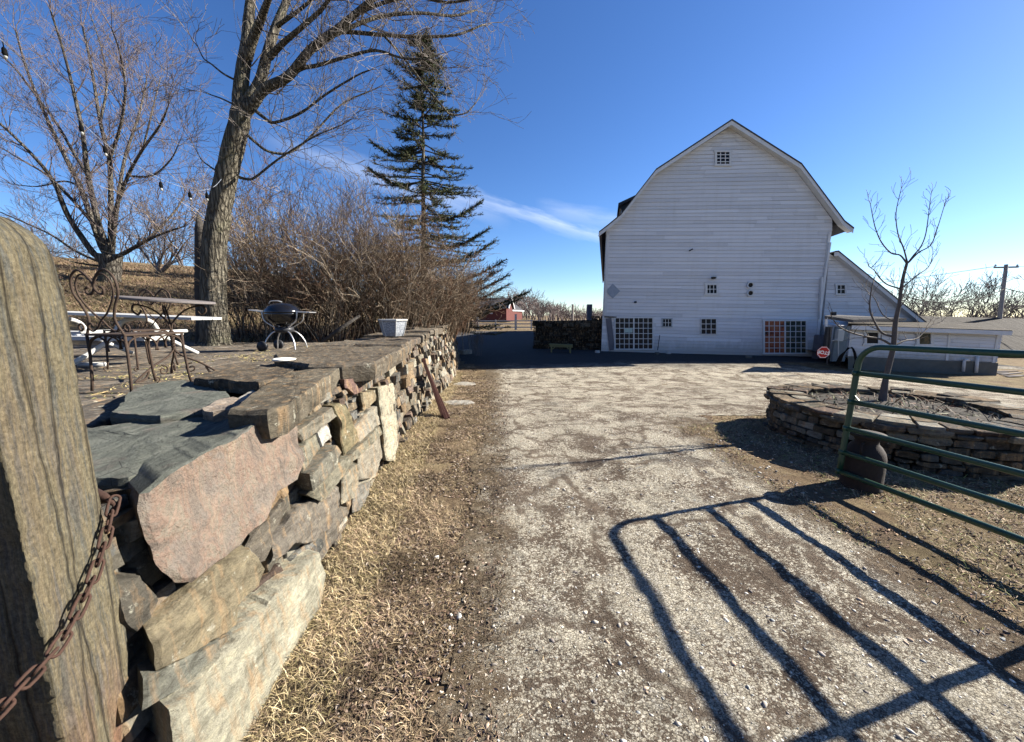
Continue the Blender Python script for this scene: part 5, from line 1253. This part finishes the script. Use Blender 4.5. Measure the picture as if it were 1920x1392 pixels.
mb = MB(); r0, r1_ = Vector((a0.x-.4, a0.y, zr+.15))+side*.5, Vector((a1.x+.5, a1.y, zr+.15))+side*.5; f0, f1 = Vector((a0.x-.4, a0.y-.6, ztop-.2)), Vector((a1.x+.5, a1.y-.6, ztop-.2)); k0, k1 = Vector((a0.x-.4, a0.y+.6, ztop-.2))+side, Vector((a1.x+.5, a1.y+.6, ztop-.2))+side
mb.add([r0, r1_, f0, f1, k0, k1], [(0,2,3,1),(0,1,5,4)]); mb.build('roof', M['roof'], hs0)
mb = MB(); mb.beam(f1, r1_, .12, .35); mb.beam(r1_, k1, .12, .35); mb.build('bargeboard', M['trim'], hs0)
window(hs0, lambda x, y, o=0: atY(x, y, HY-.1-o), 906, 580, 920, 587, 2, 1, .4, mull=.25)
c0, c1 = hp(961, 601, 7), hp(979, 599, 16); zt = hp(961, 583, 7).z
mb = MB(); mb.add([c0, c1, Vector((c1.x, c1.y, zt)), Vector((c0.x, c0.y, zt)), Vector((c1.x-.4, c1.y-1, zt+1.7)), Vector((c0.x-3, c0.y, zt+1.5)), c0+Vector((-3,0,0)), c0+Vector((-3,0,zt-c0.z))], [(0,1,2,3)]); mb.build('wing_wall', M['redwall'], hs0)
mb = MB(); mb.add([Vector((c0.x, c0.y-.3, zt)), Vector((c1.x+.5, c1.y+.2, zt)), Vector((c1.x-2, c1.y+1, zt+2)), Vector((c0.x-2.5, c0.y, zt+2))], [(0,1,2,3)]); mb.build('wing_roof', M['roof'], hs0)
mb = MB(); mb.beam(Vector((c0.x, c0.y-.3, zt+.05)), Vector((c1.x+.5, c1.y+.2, zt+.05)), .1, .25); mb.build('wing_fascia', M['trim'], hs0)
# ---------------------------------------------------------------- white rail fence
fe = empty('rail_fence', tuple(atY(940, 617, 50)), 'white three-rail fence across the far lawn', 'fence')
fxs = [-30, -26.5, -23, -19.5, -16, -12.5, -9, -7.0, -4.6, -2.2, .5, 2.6, 4.5]; pts_ = []
for x in fxs:
    y = 50 - (x if x < 0 else 0)*-.05; z = hfun(x, y); pts_.append(Vector((x, y, z)))
for i, p in enumerate(pts_):
    big = i in (8, 10); mb = MB(); mb.beam(p - Vector((0, 0, .3)), p + Vector((0, 0, 2.1 if big else 1.35)), .3 if big else .16, .3 if big else .16); mb.build('post', M['whitepaint'], fe)
for a, b in zip(pts_, pts_[1:]):
    mb = MB()
    for h in (.35, .8, 1.2): mb.beam(a + Vector((0, -.1, h)), b + Vector((0, -.1, h)), .05, .14)
    mb.build('rail', M['whitepaint'], fe)
# ---------------------------------------------------------------- patio furniture
PZ = .99
def spiral(c, r0, turns, a0, n=26, sgn=1, ux=Vector((1, 0, 0)), uz=Vector((0, 0, 1))):
    return [c + (ux*math.cos(a0+sgn*2*math.pi*turns*i/n) + uz*math.sin(a0+sgn*2*math.pi*turns*i/n))*r0*(1-.82*i/n) for i in range(n+1)]
def bez(pts, k=6): return smooth_line([Vector(p) for p in pts], [0]*len(pts), k)[0]
def chair(loc, rz, s, label):
    root = empty('iron_chair', tuple(loc), label, 'chair', 'wrought iron chairs on the patio')
    Mx = Matrix.Translation(loc) @ Matrix.Rotation(rz, 4, 'Z') @ Matrix.Scale(s, 4)
    def T(l): return [Mx @ Vector(p) for p in l]
    # chair faces +Y locally, back at y=0, seat y 0..0.42, seat height .45
    rr_ = .0085*s
    mb = MB()
    for sx in (-1, 1):
        def b2(l, tl=.12): return [(sx*x, -tl*(z-.45)*.5, z) for x, z in l]
        mb.tube(T(bez(b2([(.185, .45), (.13, .56), (.16, .66), (.22, .76), (.205, .87), (.12, .92), (.03, .86), (0, .80), (.03, .755), (.075, .75), (.085, .785), (.055, .80)]))), rr_, 7)
        mb.tube(T(bez(b2([(0, .81), (.05, .875), (.12, .885), (.175, .82), (.165, .73), (.08, .62), (.0, .56), (-.06, .50), (-.12, .475), (-.15, .51), (-.12, .535), (-.10, .515)]))), rr_*.75, 6)
        mb.tube(T(bez(b2([(.2, .50), (.235, .475), (.25, .51), (.22, .53), (.2, .505)]))), rr_*.75, 6)
    mb.build('backrest', M['iron'], root, smooth=True)
    mb = MB()
    mb.box((-.2, -.01, .44), (.2, .40, .455), Mx); mb.build('seat', M['iron'], root, bevel=.004)
    mb = MB()
    for (a, b) in (((-.19, 0), (.19, 0)), ((.19, 0), (.19, .39)), ((.19, .39), (-.19, .39)), ((-.19, .39), (-.19, 0))):
        a = Vector((*a, 0)); b = Vector((*b, 0)); 
        for u0, u1 in ((0, .52), (.48, 1)):
            p, q = a.lerp(b, u0), a.lerp(b, u1); m = (p+q)/2
            mb.tube(T(bez([(p.x, p.y, .32), (p.lerp(q, .12).x, p.lerp(q, .12).y, .40), (m.x, m.y, .435), (p.lerp(q, .88).x, p.lerp(q, .88).y, .40), (q.x, q.y, .32)], 4)), rr_*.75, 6)
    mb.build('apron', M['iron'], root, smooth=True)
    for x, y in ((-.19, 0), (.19, 0), (-.19, .39), (.19, .39)):
        mb = MB(); o_ = 1 if y > .1 else -1
        mb.tube(T([(x, y, .44), (x*1.0, y, .3), (x*1.03, y+.01*o_, .1), (x*1.05, y+.02*o_, .015)]), rr_*1.15, 7)
        if y > .1: mb.tube(T([tuple(p) for p in spiral(Vector((x*1.05, y+.03, .03)), .028, 1.2, -1.57, 14, ux=Vector((0, 1, 0)))]), rr_*.7, 5)
        mb.build('leg', M['iron'], root, smooth=True)
    return root
c1p = atZ(216, 738, PZ); chair(Vector((c1p.x, c1p.y, PZ)), R(-12), 1.02, 'wrought iron chair with heart-shaped back nearest the stone post')
c2p = atZ(300, 688, PZ); chair(Vector((c2p.x-.02, c2p.y+.05, PZ)), R(172), .98, 'farther wrought iron chair with heart-shaped back, beyond the small table')
tbl = empty('bistro_table', tuple(atZ(332, 705, PZ)), 'round-topped wrought iron bistro table on scrolled legs', 'table')
TC = Vector((atZ(333, 706, PZ).x, atZ(333, 706, PZ).y, PZ)); 
mb = MB(); Mtl = Matrix.Rotation(R(4.5), 3, 'Y'); mb.lathe([(.02, .0), (.36, .0), (.37, .006), (.37, .02), (.36, .026), (.02, .026)], TC + Vector((.0, 0, .735)), 44, axis=Mtl); mb.build('table_top', M['plank'], tbl, smooth=False)
mb = MB(); tw = []
for i in range(40): a = i*.9; tw.append((i, a))
for ph in (0, math.pi): mb.tube([TC + Vector((.011*math.cos(i*.55+ph), .011*math.sin(i*.55+ph), .26 + .2*i/39)) for i in range(40)], .009, 6)
mb.build('pedestal', M['iron'], tbl, smooth=True)
for k in range(3):
    a = R(20 + 120*k); u = Vector((math.cos(a), math.sin(a), 0)); Z = Vector((0, 0, 1))
    mb = MB(); mb.tube(bez([TC+Z*.27, TC+u*.07+Z*.2, TC+u*.2+Z*.13, TC+u*.33+Z*.03, TC+u*.36+Z*.0, TC+u*.33-Z*.0+u*.0, TC+u*.27+Z*.03, TC+u*.24+Z*.09]), .009, 7)
    mb.tube(spiral(TC+u*.12+Z*.08, .05, 1.3, 1.4, 18, ux=u), .006, 6); mb.build('leg', M['iron'], tbl, smooth=True)
    mb = MB(); mb.tube(bez([TC+Z*.45, TC+u*.03+Z*.55, TC+u*.14+Z*.66, TC+u*.27+Z*.70, TC+u*.30+Z*.65, TC+u*.26+Z*.61, TC+u*.23+Z*.65]), .008, 7); mb.build('arm', M['iron'], tbl, smooth=True)
# white picnic table behind
pc = empty('picnic_table', tuple(atY(240, 690, 4.5)), 'white picnic table with bent pipe legs behind the iron chairs', 'picnic table')
def plank(mb, x0, x1, py0, py1, Y, d, th, w):
    a = atY(x0, py0, Y); b = atY(x1, py1, Y)
    mb.beam(a + Vector((0, d, 0)), b + Vector((0, d, 0)), w, th)
mb = MB()
for i, d in enumerate((0, .16, .32)): plank(mb, 70, 369, 585.5, 598, 4.6, d, .03, .15)
mb.build('table_top', M['whitepaint'], pc)
for (py, Y, n_) in ((632, 4.15, 'bench_seat'), (623, 5.6, 'bench_seat')):
    mb = MB(); plank(mb, 60, 292 if Y < 5 else 330, py, py+3, Y, 0, .04, .26); mb.build(n_, M['whitepaint'], pc)
for x in (262, 120):
    q = atY(x, 640, 4.85); g = PZ
    mb = MB()
    for sgn in (-1, 1):
        mb.tube(bez([(q.x, q.y, 1.56), (q.x+.0, q.y+sgn*.2, 1.50), (q.x, q.y+sgn*.35, 1.30), (q.x+.1*sgn, q.y+sgn*.75, 1.02)]), .028, 8); mb.tube([(q.x, q.y+sgn*.2, 1.36), (q.x, q.y+sgn*.72, 1.36)], .025, 8)
    mb.tube([(q.x-.12, q.y-.62, 1.03), (q.x+.18, q.y-.62, 1.03)], .026, 8)
    mb.build('leg_frame', M['whitepaint'], pc, smooth=True)
# ---- kettle grill
gl = atZ(537, 656, PZ); GZ = PZ - .01
grl = empty('kettle_grill', (gl.x, gl.y, GZ), 'black kettle charcoal grill with curved aluminium legs on the patio', 'grill')
G = Vector((gl.x, gl.y, GZ)); sc_ = 6.9*0 + 1.0
rk = .285; zc = .66
mb = MB(); mb.lathe([(.03, zc-.235), (.12, zc-.225), (.2, zc-.18), (.255, zc-.11), (.28, zc-.04), (rk, zc)], G, 40); mb.build('bowl', M['blackenamel'], grl, smooth=True)
mb = MB(); mb.lathe([(rk+.006, zc-.005), (rk+.008, zc+.01), (.27, zc+.05), (.235, zc+.10), (.17, zc+.14), (.09, zc+.16), (.01, zc+.165)], G, 40); ld = mb.build('lid', M['blackenamel'], grl, smooth=True)
mb = MB(); mb.tube(bez([G+Vector((-.16, -.1, zc+.15)), G+Vector((-.1, -.14, zc+.185)), G+Vector((0, -.12, zc+.19)), G+Vector((.05, -.08, zc+.17))]), .01, 6); mb.build('lid_handle', M['alu'], ld)
mb = MB(); mb.lathe([(.05, .40), (.14, .41), (.15, .33), (.1, .31)], G, 24); mb.build('ash_catcher', M['darkmetal'], grl, smooth=True)
for sgn, yy in ((-1, -.1), (-1, .1), (1, -.1), (1, .1)):
    mb = MB(); mb.tube(bez([G+Vector((sgn*.3, yy, zc+.0)), G+Vector((sgn*.27, yy, zc-.14)), G+Vector((sgn*.14, yy*.8, .42)), G+Vector((sgn*.04, yy*.6, .36)), G+Vector((sgn*.15, yy*1.1, .31)), G+Vector((sgn*.24, yy*1.6, .17)), G+Vector((sgn*.27, yy*1.9, 0))]), .011, 8); mb.build('leg', M['alu'], grl, smooth=True)
for sgn in (-1, 1):
    mb = MB(); mb.beam(G+Vector((sgn*.28, 0, zc+.01)), G+Vector((sgn*.52, 0, zc+(.04 if sgn < 0 else 0))), .22, .015); mb.build('side_shelf', M['alu'], grl)
for yy in (-.2, .2):
    mb = MB(); Mx = Matrix.Rotation(R(90), 3, 'X'); mb.lathe([(.01, -.02), (.085, -.02), (.09, 0), (.085, .02), (.01, .02)], G + Vector((-.27, yy*1.1, .085)), 24, axis=Mx); mb.build('wheel', M['darkmetal'], grl, smooth=True)
# ---- pot on the wall
ppz = 1.2; pp = atZ(738, 631, ppz); sc_p = .055*pp.y*1.0
pr0 = 27*pp.y/F
prf = [(.05, 0), (.62, 0), (.64, .05), (.72, .2), (.86, .7), (.93, 1.0), (.98, 1.06), (1.0, 1.12), (.96, 1.14), (.9, 1.08), (.8, .8)]
mb = MB(); mb.lathe([(r_*pr0, z_*pr0) for r_, z_ in prf], (pp.x, pp.y, ppz+.01), 6); po = mb.build('planter_pot', M['pot']); tag(po, 'blue-grey hexagonal patterned pot sitting on the wall top', 'pot')
mb = MB(); mb.lathe([(.96*pr0, 1.02*pr0), (1.03*pr0, 1.05*pr0), (1.03*pr0, 1.14*pr0), (.93*pr0, 1.14*pr0)], (pp.x, pp.y, ppz+.01), 6); mb.build('rim', M['whitepaint'], po)
mb = MB()
for i in range(6):
    a = math.pi/3*i; u = Vector((math.cos(a), math.sin(a), 0)); c_ = Vector((pp.x, pp.y, ppz+.01))
    mb.tube([c_ + u*(.645*pr0) + Vector((0, 0, .0)), c_ + u*(.73*pr0) + Vector((0, 0, .2*pr0)), c_+u*(.87*pr0)+Vector((0,0,.7*pr0)), c_+u*(.95*pr0)+Vector((0,0,1.05*pr0))], pr0*.035, 6)
mb.build('corner_rib', M['whitepaint'], po)
mb = MB(); wp = atZ(530, 669, 1.2); stone(mb, [wp + Vector((.11*math.cos(a)*(1+.2*math.sin(3*a)), .10*math.sin(a), -.022)) for a in np.linspace(0, 5.6, 9)], (0, 0, 1), .02, .004, (.6, .58, .52), 5, seg=.03, amp=.006); tag(mb.build('pale_stone', M['pebble'], smooth=True), 'flat white stone lying on the broad capstone', 'stone')
# ---- leaning rusty channel bars
lb = empty('rusty_bars', tuple(atZ(838, 785, -.02)), 'bundle of dark rusty iron bars leaning against the stone wall', 'iron bars')
for i, (x0, y0, x1, y1, w) in enumerate(((796, 675, 834, 785, .11), (799, 684, 839, 787, .055), (803, 696, 843, 784, .035))):
    b_ = onG(x1, y1); t_ = onpl(x0, y0, FA + FN*.09, FN); 
    mb = MB(); d = (t_-b_).normalized(); s_ = d.cross(FN).normalized(); f_ = s_.cross(d)
    mb.beam(b_, t_, w, .02, up=FN); mb.beam(b_ + s_*w*.45 - f_*.02, t_ + s_*w*.45 - f_*.02, .012, .05, up=FN); mb.beam(b_ - s_*w*.45 - f_*.02, t_ - s_*w*.45 - f_*.02, .012, .05, up=FN)
    mb.build('bar', M['rust_dark'], lb, bevel=.003)
# ---- rocks, stakes and weeds at the far wall end
for i, (x, y, s, lab) in enumerate([(872, 664, .34, 'pale pointed rock at the far foot of the wall'), (855, 668, .2, 'small dark rock left of the pale pointed rock'), (858, 757, .32, 'flat grey stone set in the grass beside the rusty bars'), (870, 722, .45, 'larger flat grey stone in the grass strip beyond the rusty bars')]):
    p = onG(x, y); mb = MB(); hgt = .22 if i < 2 else .03
    stone(mb, [Vector((p.x + s*math.cos(a)*rc.uniform(.8, 1.1), p.y + s*.8*math.sin(a)*rc.uniform(.8, 1.1), p.z+hgt)) for a in np.linspace(0, 5.5, 7)], (0, 0, 1), hgt+.1, 0, (.3, .29, .26) if i != 1 else (.1, .09, .08), i, seg=.06, amp=.02, taper=1.1)
    tag(mb.build('rock', M['stone'], smooth=True, sharp=28), lab, 'rock')
for i, (x0, x1) in enumerate(((866, 864), (879, 874))):
    mb = MB(); b_ = onG(x0+3, 664); mb.tube([b_, atY(x1, 598, b_.y)], .02, 6); tag(mb.build('stake', M['utility']), ('left' if i == 0 else 'right') + ' one of two thin grey stakes at the far end of the wall', 'stake', 'stakes at the wall end')
segs = []; Rw = random.Random(6)
for k in range(8):
    b_ = onG(893 + Rw.uniform(-3, 12), 668); grow(segs, b_, (Rw.uniform(-.3, .3), 0, 1), .65, .012, 2, Rw, up=.1, jit=.1, nst=4, nch=3, spread=.4, rmin=.007)
tag(seg_mesh('dry_weeds', segs, M['twig']), 'tuft of dry brown weeds beside the drive at the wall end', 'weeds')
# ---- debris boards right of low shed
mb = MB()
for i in range(6): a = onG(1858+i*6, 698+i*2) + Vector((0, 0, .03)); mb.beam(a, a + Vector((rc.uniform(.3, .9), rc.uniform(-.3, .2), rc.uniform(0, .1))), .12, .03)
tag(mb.build('scrap_boards', M['plank']), 'pile of scrap boards at the right end of the low shed', 'boards')
# ---- string lights
sl_ = empty('string_lights', tuple(atY(402, 352, MY-.3)), 'white string-light cable with dark bulb sockets drooping to the leaning tree', 'string lights')
a, b = atY(-10, 55, 5.0), atY(418, 335, MY-.25)
cpx = [(-30,45),(5,78),(60,130),(120,195),(180,255),(240,300),(300,335),(345,352),(380,357),(402,350),(415,336)]
pts = [atY(x, y, 4.6 + (MY-.3-4.6)*(i/(len(cpx)-1))) for i, (x, y) in enumerate(cpx)]; pts = smooth_line(pts, [0]*len(pts), 4)[0]
mb = MB(); mb.tube(pts, .0038, 6); mb.build('cable', M['cable'], sl_, smooth=True)
for i, (x, y) in enumerate(((9, 88), (144, 232), (200, 275), (306, 340), (355, 357), (388, 358))):
    t = min(range(len(pts)), key=lambda k_: abs((CX + F*pts[k_].x/(pts[k_].y*math.cos(PITCH) - (pts[k_].z-1.6)*math.sin(PITCH))) - x)); p = pts[t]
    s_ = 1.0 if i else 1.25
    mb = MB(); mb.tube([p, p - Vector((0, 0, .05*s_))], .006, 5); mb.lathe([(.012, 0), (.022, -.02), (.026, -.07), (.02, -.09)], p - Vector((0, 0, .05*s_)), 12); so_ = mb.build('socket', M['blackcable'], sl_, smooth=True)
    mb = MB(); mb.lathe([(.01, 0), (.018, -.015), (.018, -.03), (.008, -.045)], p - Vector((0, 0, .14)), 12); mb.build('bulb', M['bulb'], so_, smooth=True)
# ---------------------------------------------------------------- ground cover
def scatter(n, xf, y0, y1, r, pw=1.0): 
    y = y0 + (y1-y0)*r.uniform(0, 1, n)**pw; lo, hi = xf(y); x = lo + (hi-lo)*r.uniform(0, 1, n); return x, y
HF = np.vectorize(lambda x, y: fz(x, y))
STRAW = [(.34, .26, .155), (.26, .19, .12), (.18, .13, .085), (.44, .355, .23), (.11, .08, .055), (.28, .2, .14)]
r2 = np.random.default_rng(12)
XB = lambda y: -1.13 - .09*(y-1.5)
def patchy(x, y, s, z, lo):
    return np.array([noise.noise(Vector((a*s, b*s, z))) > lo for a, b in zip(x, y)])
def vtone(x, y):
    d = np.clip((x - XB(y))/1.1, 0, 1); nn_ = np.array([noise.noise(Vector((a*2.6, b*2.6, 4))) for a, b in zip(x, y)])
    return np.clip(1.0 - .45*d, .5, 1.4)*np.clip(1 + 1.3*nn_, .35, 1.5)
# strip along the wall
x, y = scatter(150000, lambda y: (XB(y)+.0, -.02 + 0*y), .5, 15.5, r2, 1.9)
keep = (r2.uniform(0, 1, len(x)) < np.clip(1.15 - (x - XB(y))/(1.15)*.8, .1, 1)) & (patchy(x, y, 2.6, 3, -.2))
x, y = x[keep], y[keep]; z = HF(x, y); n = len(x); k = 1 + y*.12
o = blades('dry_grass', np.stack([x, y, z], 1), r2.uniform(.018, .06, n)*k**.5, r2.uniform(.0008, .0015, n)*k, r2.uniform(0, .9, n)**1.0, palette(STRAW, n, r2)*vtone(x, y)[:, None], M['blade'], .55, 2); tag(o, 'matted straw-coloured grass along the foot of the stone wall', 'grass', kind='stuff')
x, y = scatter(26000, lambda y: (-.62-.03*y, .32-.03*y), .55, 12, r2, 1.8); kp = (r2.uniform(0, 1, len(x)) < np.clip(1.1-(x+.62+.03*y)/.85, 0, 1)**1.6) & patchy(x, y, 3.1, 19, -.12); x, y = x[kp], y[kp]; z = HF(x, y) + .006; n = len(x); k = 1 + y*.12
o = blades('dry_grass', np.stack([x, y, z], 1), r2.uniform(.012, .04, n)*k**.5, r2.uniform(.0008, .0016, n)*k, r2.uniform(0, .5, n), palette(STRAW, n, r2), M['blade'], .8, 12); tag(o, 'thin straw and chaff straying over the left edge of the drive', 'grass', kind='stuff')
# thick tufts close to the wall foot
x, y = scatter(26000, lambda y: (XB(y)-.03, XB(y)+.38), .8, 14, r2, 1.5); z = HF(x, y); n = len(x); k = 1 + y*.1
o = blades('dry_grass', np.stack([x, y, z], 1), r2.uniform(.03, .085, n), r2.uniform(.0009, .0017, n)*k, r2.uniform(.1, 1.1, n), palette([(.38, .3, .165), (.3, .235, .13), (.45, .37, .23), (.17, .145, .07)], n, r2), M['blade'], .8, 3); tag(o, 'longer pale yellow grass hugging the wall base', 'grass', kind='stuff')
# right side
x, y = scatter(80000, lambda y: (2.35 + 0*y, 5.8+.25*y), .7, 8.2, r2, 1.25)
inpl = ((x-PCx)**2 + (y-PCy)**2) < (PR+.03)**2; ok = ~inpl & (patchy(x, y, 1.6, 7, -.25)) & (x > 2.35 + .25*(patchy(x, y, 2.5, 1, 0)))
ok &= ~((y > 5.4) & (x < 3.0 + (y-5.4)*1.9)) 
x, y = x[ok], y[ok]; z = HF(x, y); n = len(x); k = 1 + y*.12
o = blades('dry_grass', np.stack([x, y, z], 1), r2.uniform(.02, .065, n)*k**.5, r2.uniform(.0009, .0018, n)*k, r2.uniform(0, .8, n), palette(STRAW + [(.22, .24, .08)], n, r2), M['blade'], .55, 4); tag(o, 'thin straw-coloured turf around the gate and planter', 'grass', kind='stuff')
# patio and far lawn weeds near patio
x, y = scatter(9000, lambda y: (-9+0*y, -3.0-.1*y), 6.9, 8.6, r2); z = np.full(len(x), .95); n = len(x)
x2, y2 = scatter(5000, lambda y: (-4.5+0*y, -2.25-.1*y), 1.2, 7.5, r2); kp = patchy(x2, y2, 2.3, 5, .12); x2, y2 = x2[kp], y2[kp]
x = np.concatenate([x, x2]); y = np.concatenate([y, y2]); z = np.concatenate([z, np.full(len(x2), .985)]); n = len(x)
o = blades('patio_litter', np.stack([x, y, z], 1), r2.uniform(.03, .08, n), r2.uniform(.002, .004, n), r2.uniform(0, .5, n), palette([(.5, .42, .2), (.4, .3, .15), (.25, .24, .08)], n, r2), M['blade'], .8, 5); tag(o, 'scattered straw and moss between the patio flagstones', 'litter', kind='stuff')
# hillside grass tufts
x, y = scatter(45000, lambda y: (-1.35*y, -.55*y), 8.8, 36, r2, 1.4); z = HF(x, y); n = len(x)
o = blades('field_grass', np.stack([x, y, z], 1), r2.uniform(.06, .2, n), r2.uniform(.004, .009, n), r2.uniform(.3, 1.3, n), palette([(.22, .15, .105), (.18, .12, .085), (.26, .19, .12), (.14, .12, .06)], n, r2), M['blade'], .7, 6); tag(o, 'rough tan field grass on the hillside behind the patio', 'grass', kind='stuff')
# dead leaves
def leaves(name, x, y, z, sz, cols, seed, label):
    r = np.random.default_rng(seed); n = len(x); th = r.uniform(0, 6.28, n); d = np.stack([np.cos(th), np.sin(th), r.uniform(-.4, .6, n)], 1); s = np.stack([-np.sin(th), np.cos(th), r.uniform(-.5, .5, n)], 1); u = np.cross(d, s); u /= np.linalg.norm(u, axis=1, keepdims=True)
    P = np.stack([x, y, z + sz*.35], 1); sz = sz[:, None]; c_ = r.uniform(.1, .6, (n, 1))
    V = np.stack([P - d*sz, P - d*sz*.3 + s*sz*.5 + u*sz*c_, P + d*sz, P - d*sz*.3 - s*sz*.5 + u*sz*c_, P + d*sz*.35 + s*sz*.45 + u*sz*c_*.8, P + d*sz*.35 - s*sz*.45 + u*sz*c_*.8], 1).reshape(-1, 3)
    b = np.arange(n)[:, None]*6; Fq = np.concatenate([b + [[0, 1, 4, 2]], b + [[0, 2, 5, 3]]], 0)
    o = np_mesh(name, V, Fq, M['leaf'], None, np.repeat(cols, 6, axis=0)); return tag(o, label, 'leaves', kind='stuff')
x, y = scatter(15000, lambda y: (XB(y)+.25, -.05+0*y), .6, 13, r2, 1.6); kp = patchy(x, y, 2.3, 11, -.12); x, y = x[kp], y[kp]; n = len(x)
leaves('dead_leaves', x, y, HF(x, y), r2.uniform(.004, .014, n)*(1+y*.06), palette([(.15, .1, .075), (.09, .06, .045), (.24, .18, .14), (.36, .3, .24)], n, r2, .35), 3, 'curled brown leaves drifted between the wall grass and the drive')
x, y = scatter(8000, lambda y: (2.4+0*y, 5.5+0*y), .8, 6, r2, 1.2); kp = patchy(x, y, 2.0, 15, -.15) & (((x-PCx)**2+(y-PCy)**2) > 2.2); x, y = x[kp], y[kp]; n = len(x)
leaves('dead_leaves', x, y, HF(x, y), r2.uniform(.006, .016, n), palette([(.2, .12, .085), (.12, .07, .05), (.32, .23, .17), (.4, .28, .18)], n, r2, .35), 4, 'brown leaf crumbs scattered under the green gate')
# pebbles on the drive
def pebbles(name, x, y, z, s, cols, seed, label):
    r = np.random.default_rng(seed); t = (1+5**.5)/2
    iv = np.array([(-1,t,0),(1,t,0),(-1,-t,0),(1,-t,0),(0,-1,t),(0,1,t),(0,-1,-t),(0,1,-t),(t,0,-1),(t,0,1),(-t,0,-1),(-t,0,1)])/1.9
    if_ = np.array([(0,11,5),(0,5,1),(0,1,7),(0,7,10),(0,10,11),(1,5,9),(5,11,4),(11,10,2),(10,7,6),(7,1,8),(3,9,4),(3,4,2),(3,2,6),(3,6,8),(3,8,9),(4,9,5),(2,4,11),(6,2,10),(8,6,7),(9,8,1)])
    n = len(x); th = r.uniform(0, 6.28, n); c, sn = np.cos(th)[:, None], np.sin(th)[:, None]
    v = iv[None]*r.uniform(.75, 1.25, (n, 12, 1)); sx, sy, sz = s[:, None]*r.uniform(.8, 1.5, (n, 1)), s[:, None]*r.uniform(.6, 1, (n, 1)), s[:, None]*r.uniform(.35, .7, (n, 1))
    X = v[:, :, 0]*sx; Y = v[:, :, 1]*sy; Z = v[:, :, 2]*sz
    V = np.stack([x[:, None]+X*c-Y*sn, y[:, None]+X*sn+Y*c, z[:, None]+Z*.8-s[:, None]*.05], 2).reshape(-1, 3)
    Fq = (np.arange(n)[:, None, None]*12 + if_[None]).reshape(-1, 3); o = np_mesh(name, V, Fq, M['pebble'], None, np.repeat(cols, 12, axis=0), smooth=True); return tag(o, label, 'gravel', kind='stuff')
PC = [(.42, .39, .33), (.5, .47, .4), (.33, .3, .26), (.22, .2, .18), (.58, .56, .5), (.36, .28, .21), (.3, .31, .3), (.16, .14, .13)]
x, y = scatter(22000, lambda y: (-.35+0*y, 2.75+0*y), .75, 6.5, r2, 1.7); n = len(x); s = .0018 + .0035*r2.pareto(4.0, n); s = np.where(r2.uniform(0, 1, n) < .02, r2.uniform(.008, .017, n), np.minimum(s, .011))*np.where(y > 3, 1.15, 1); dens = patchy(x, y, 1.1, 31, -.25); x, y, s = x[dens], y[dens], s[dens]
pebbles('gravel', x, y, np.vectorize(dz)(x, y), s, palette(PC, len(x), r2), 8, 'loose pale gravel and pebbles on the worn drive')
x, y = scatter(3500, lambda y: (-1.0+0*y, 4.2+0*y), .75, 5, r2, 1.4); n = len(x); s = .003 + .006*r2.pareto(4, n)
pebbles('gravel', x, y, HF(x, y), np.minimum(s, .022), palette(PC, n, r2), 9, 'scattered small stones in the verges beside the drive')
for pr in protos: bpy.data.objects.remove(pr)
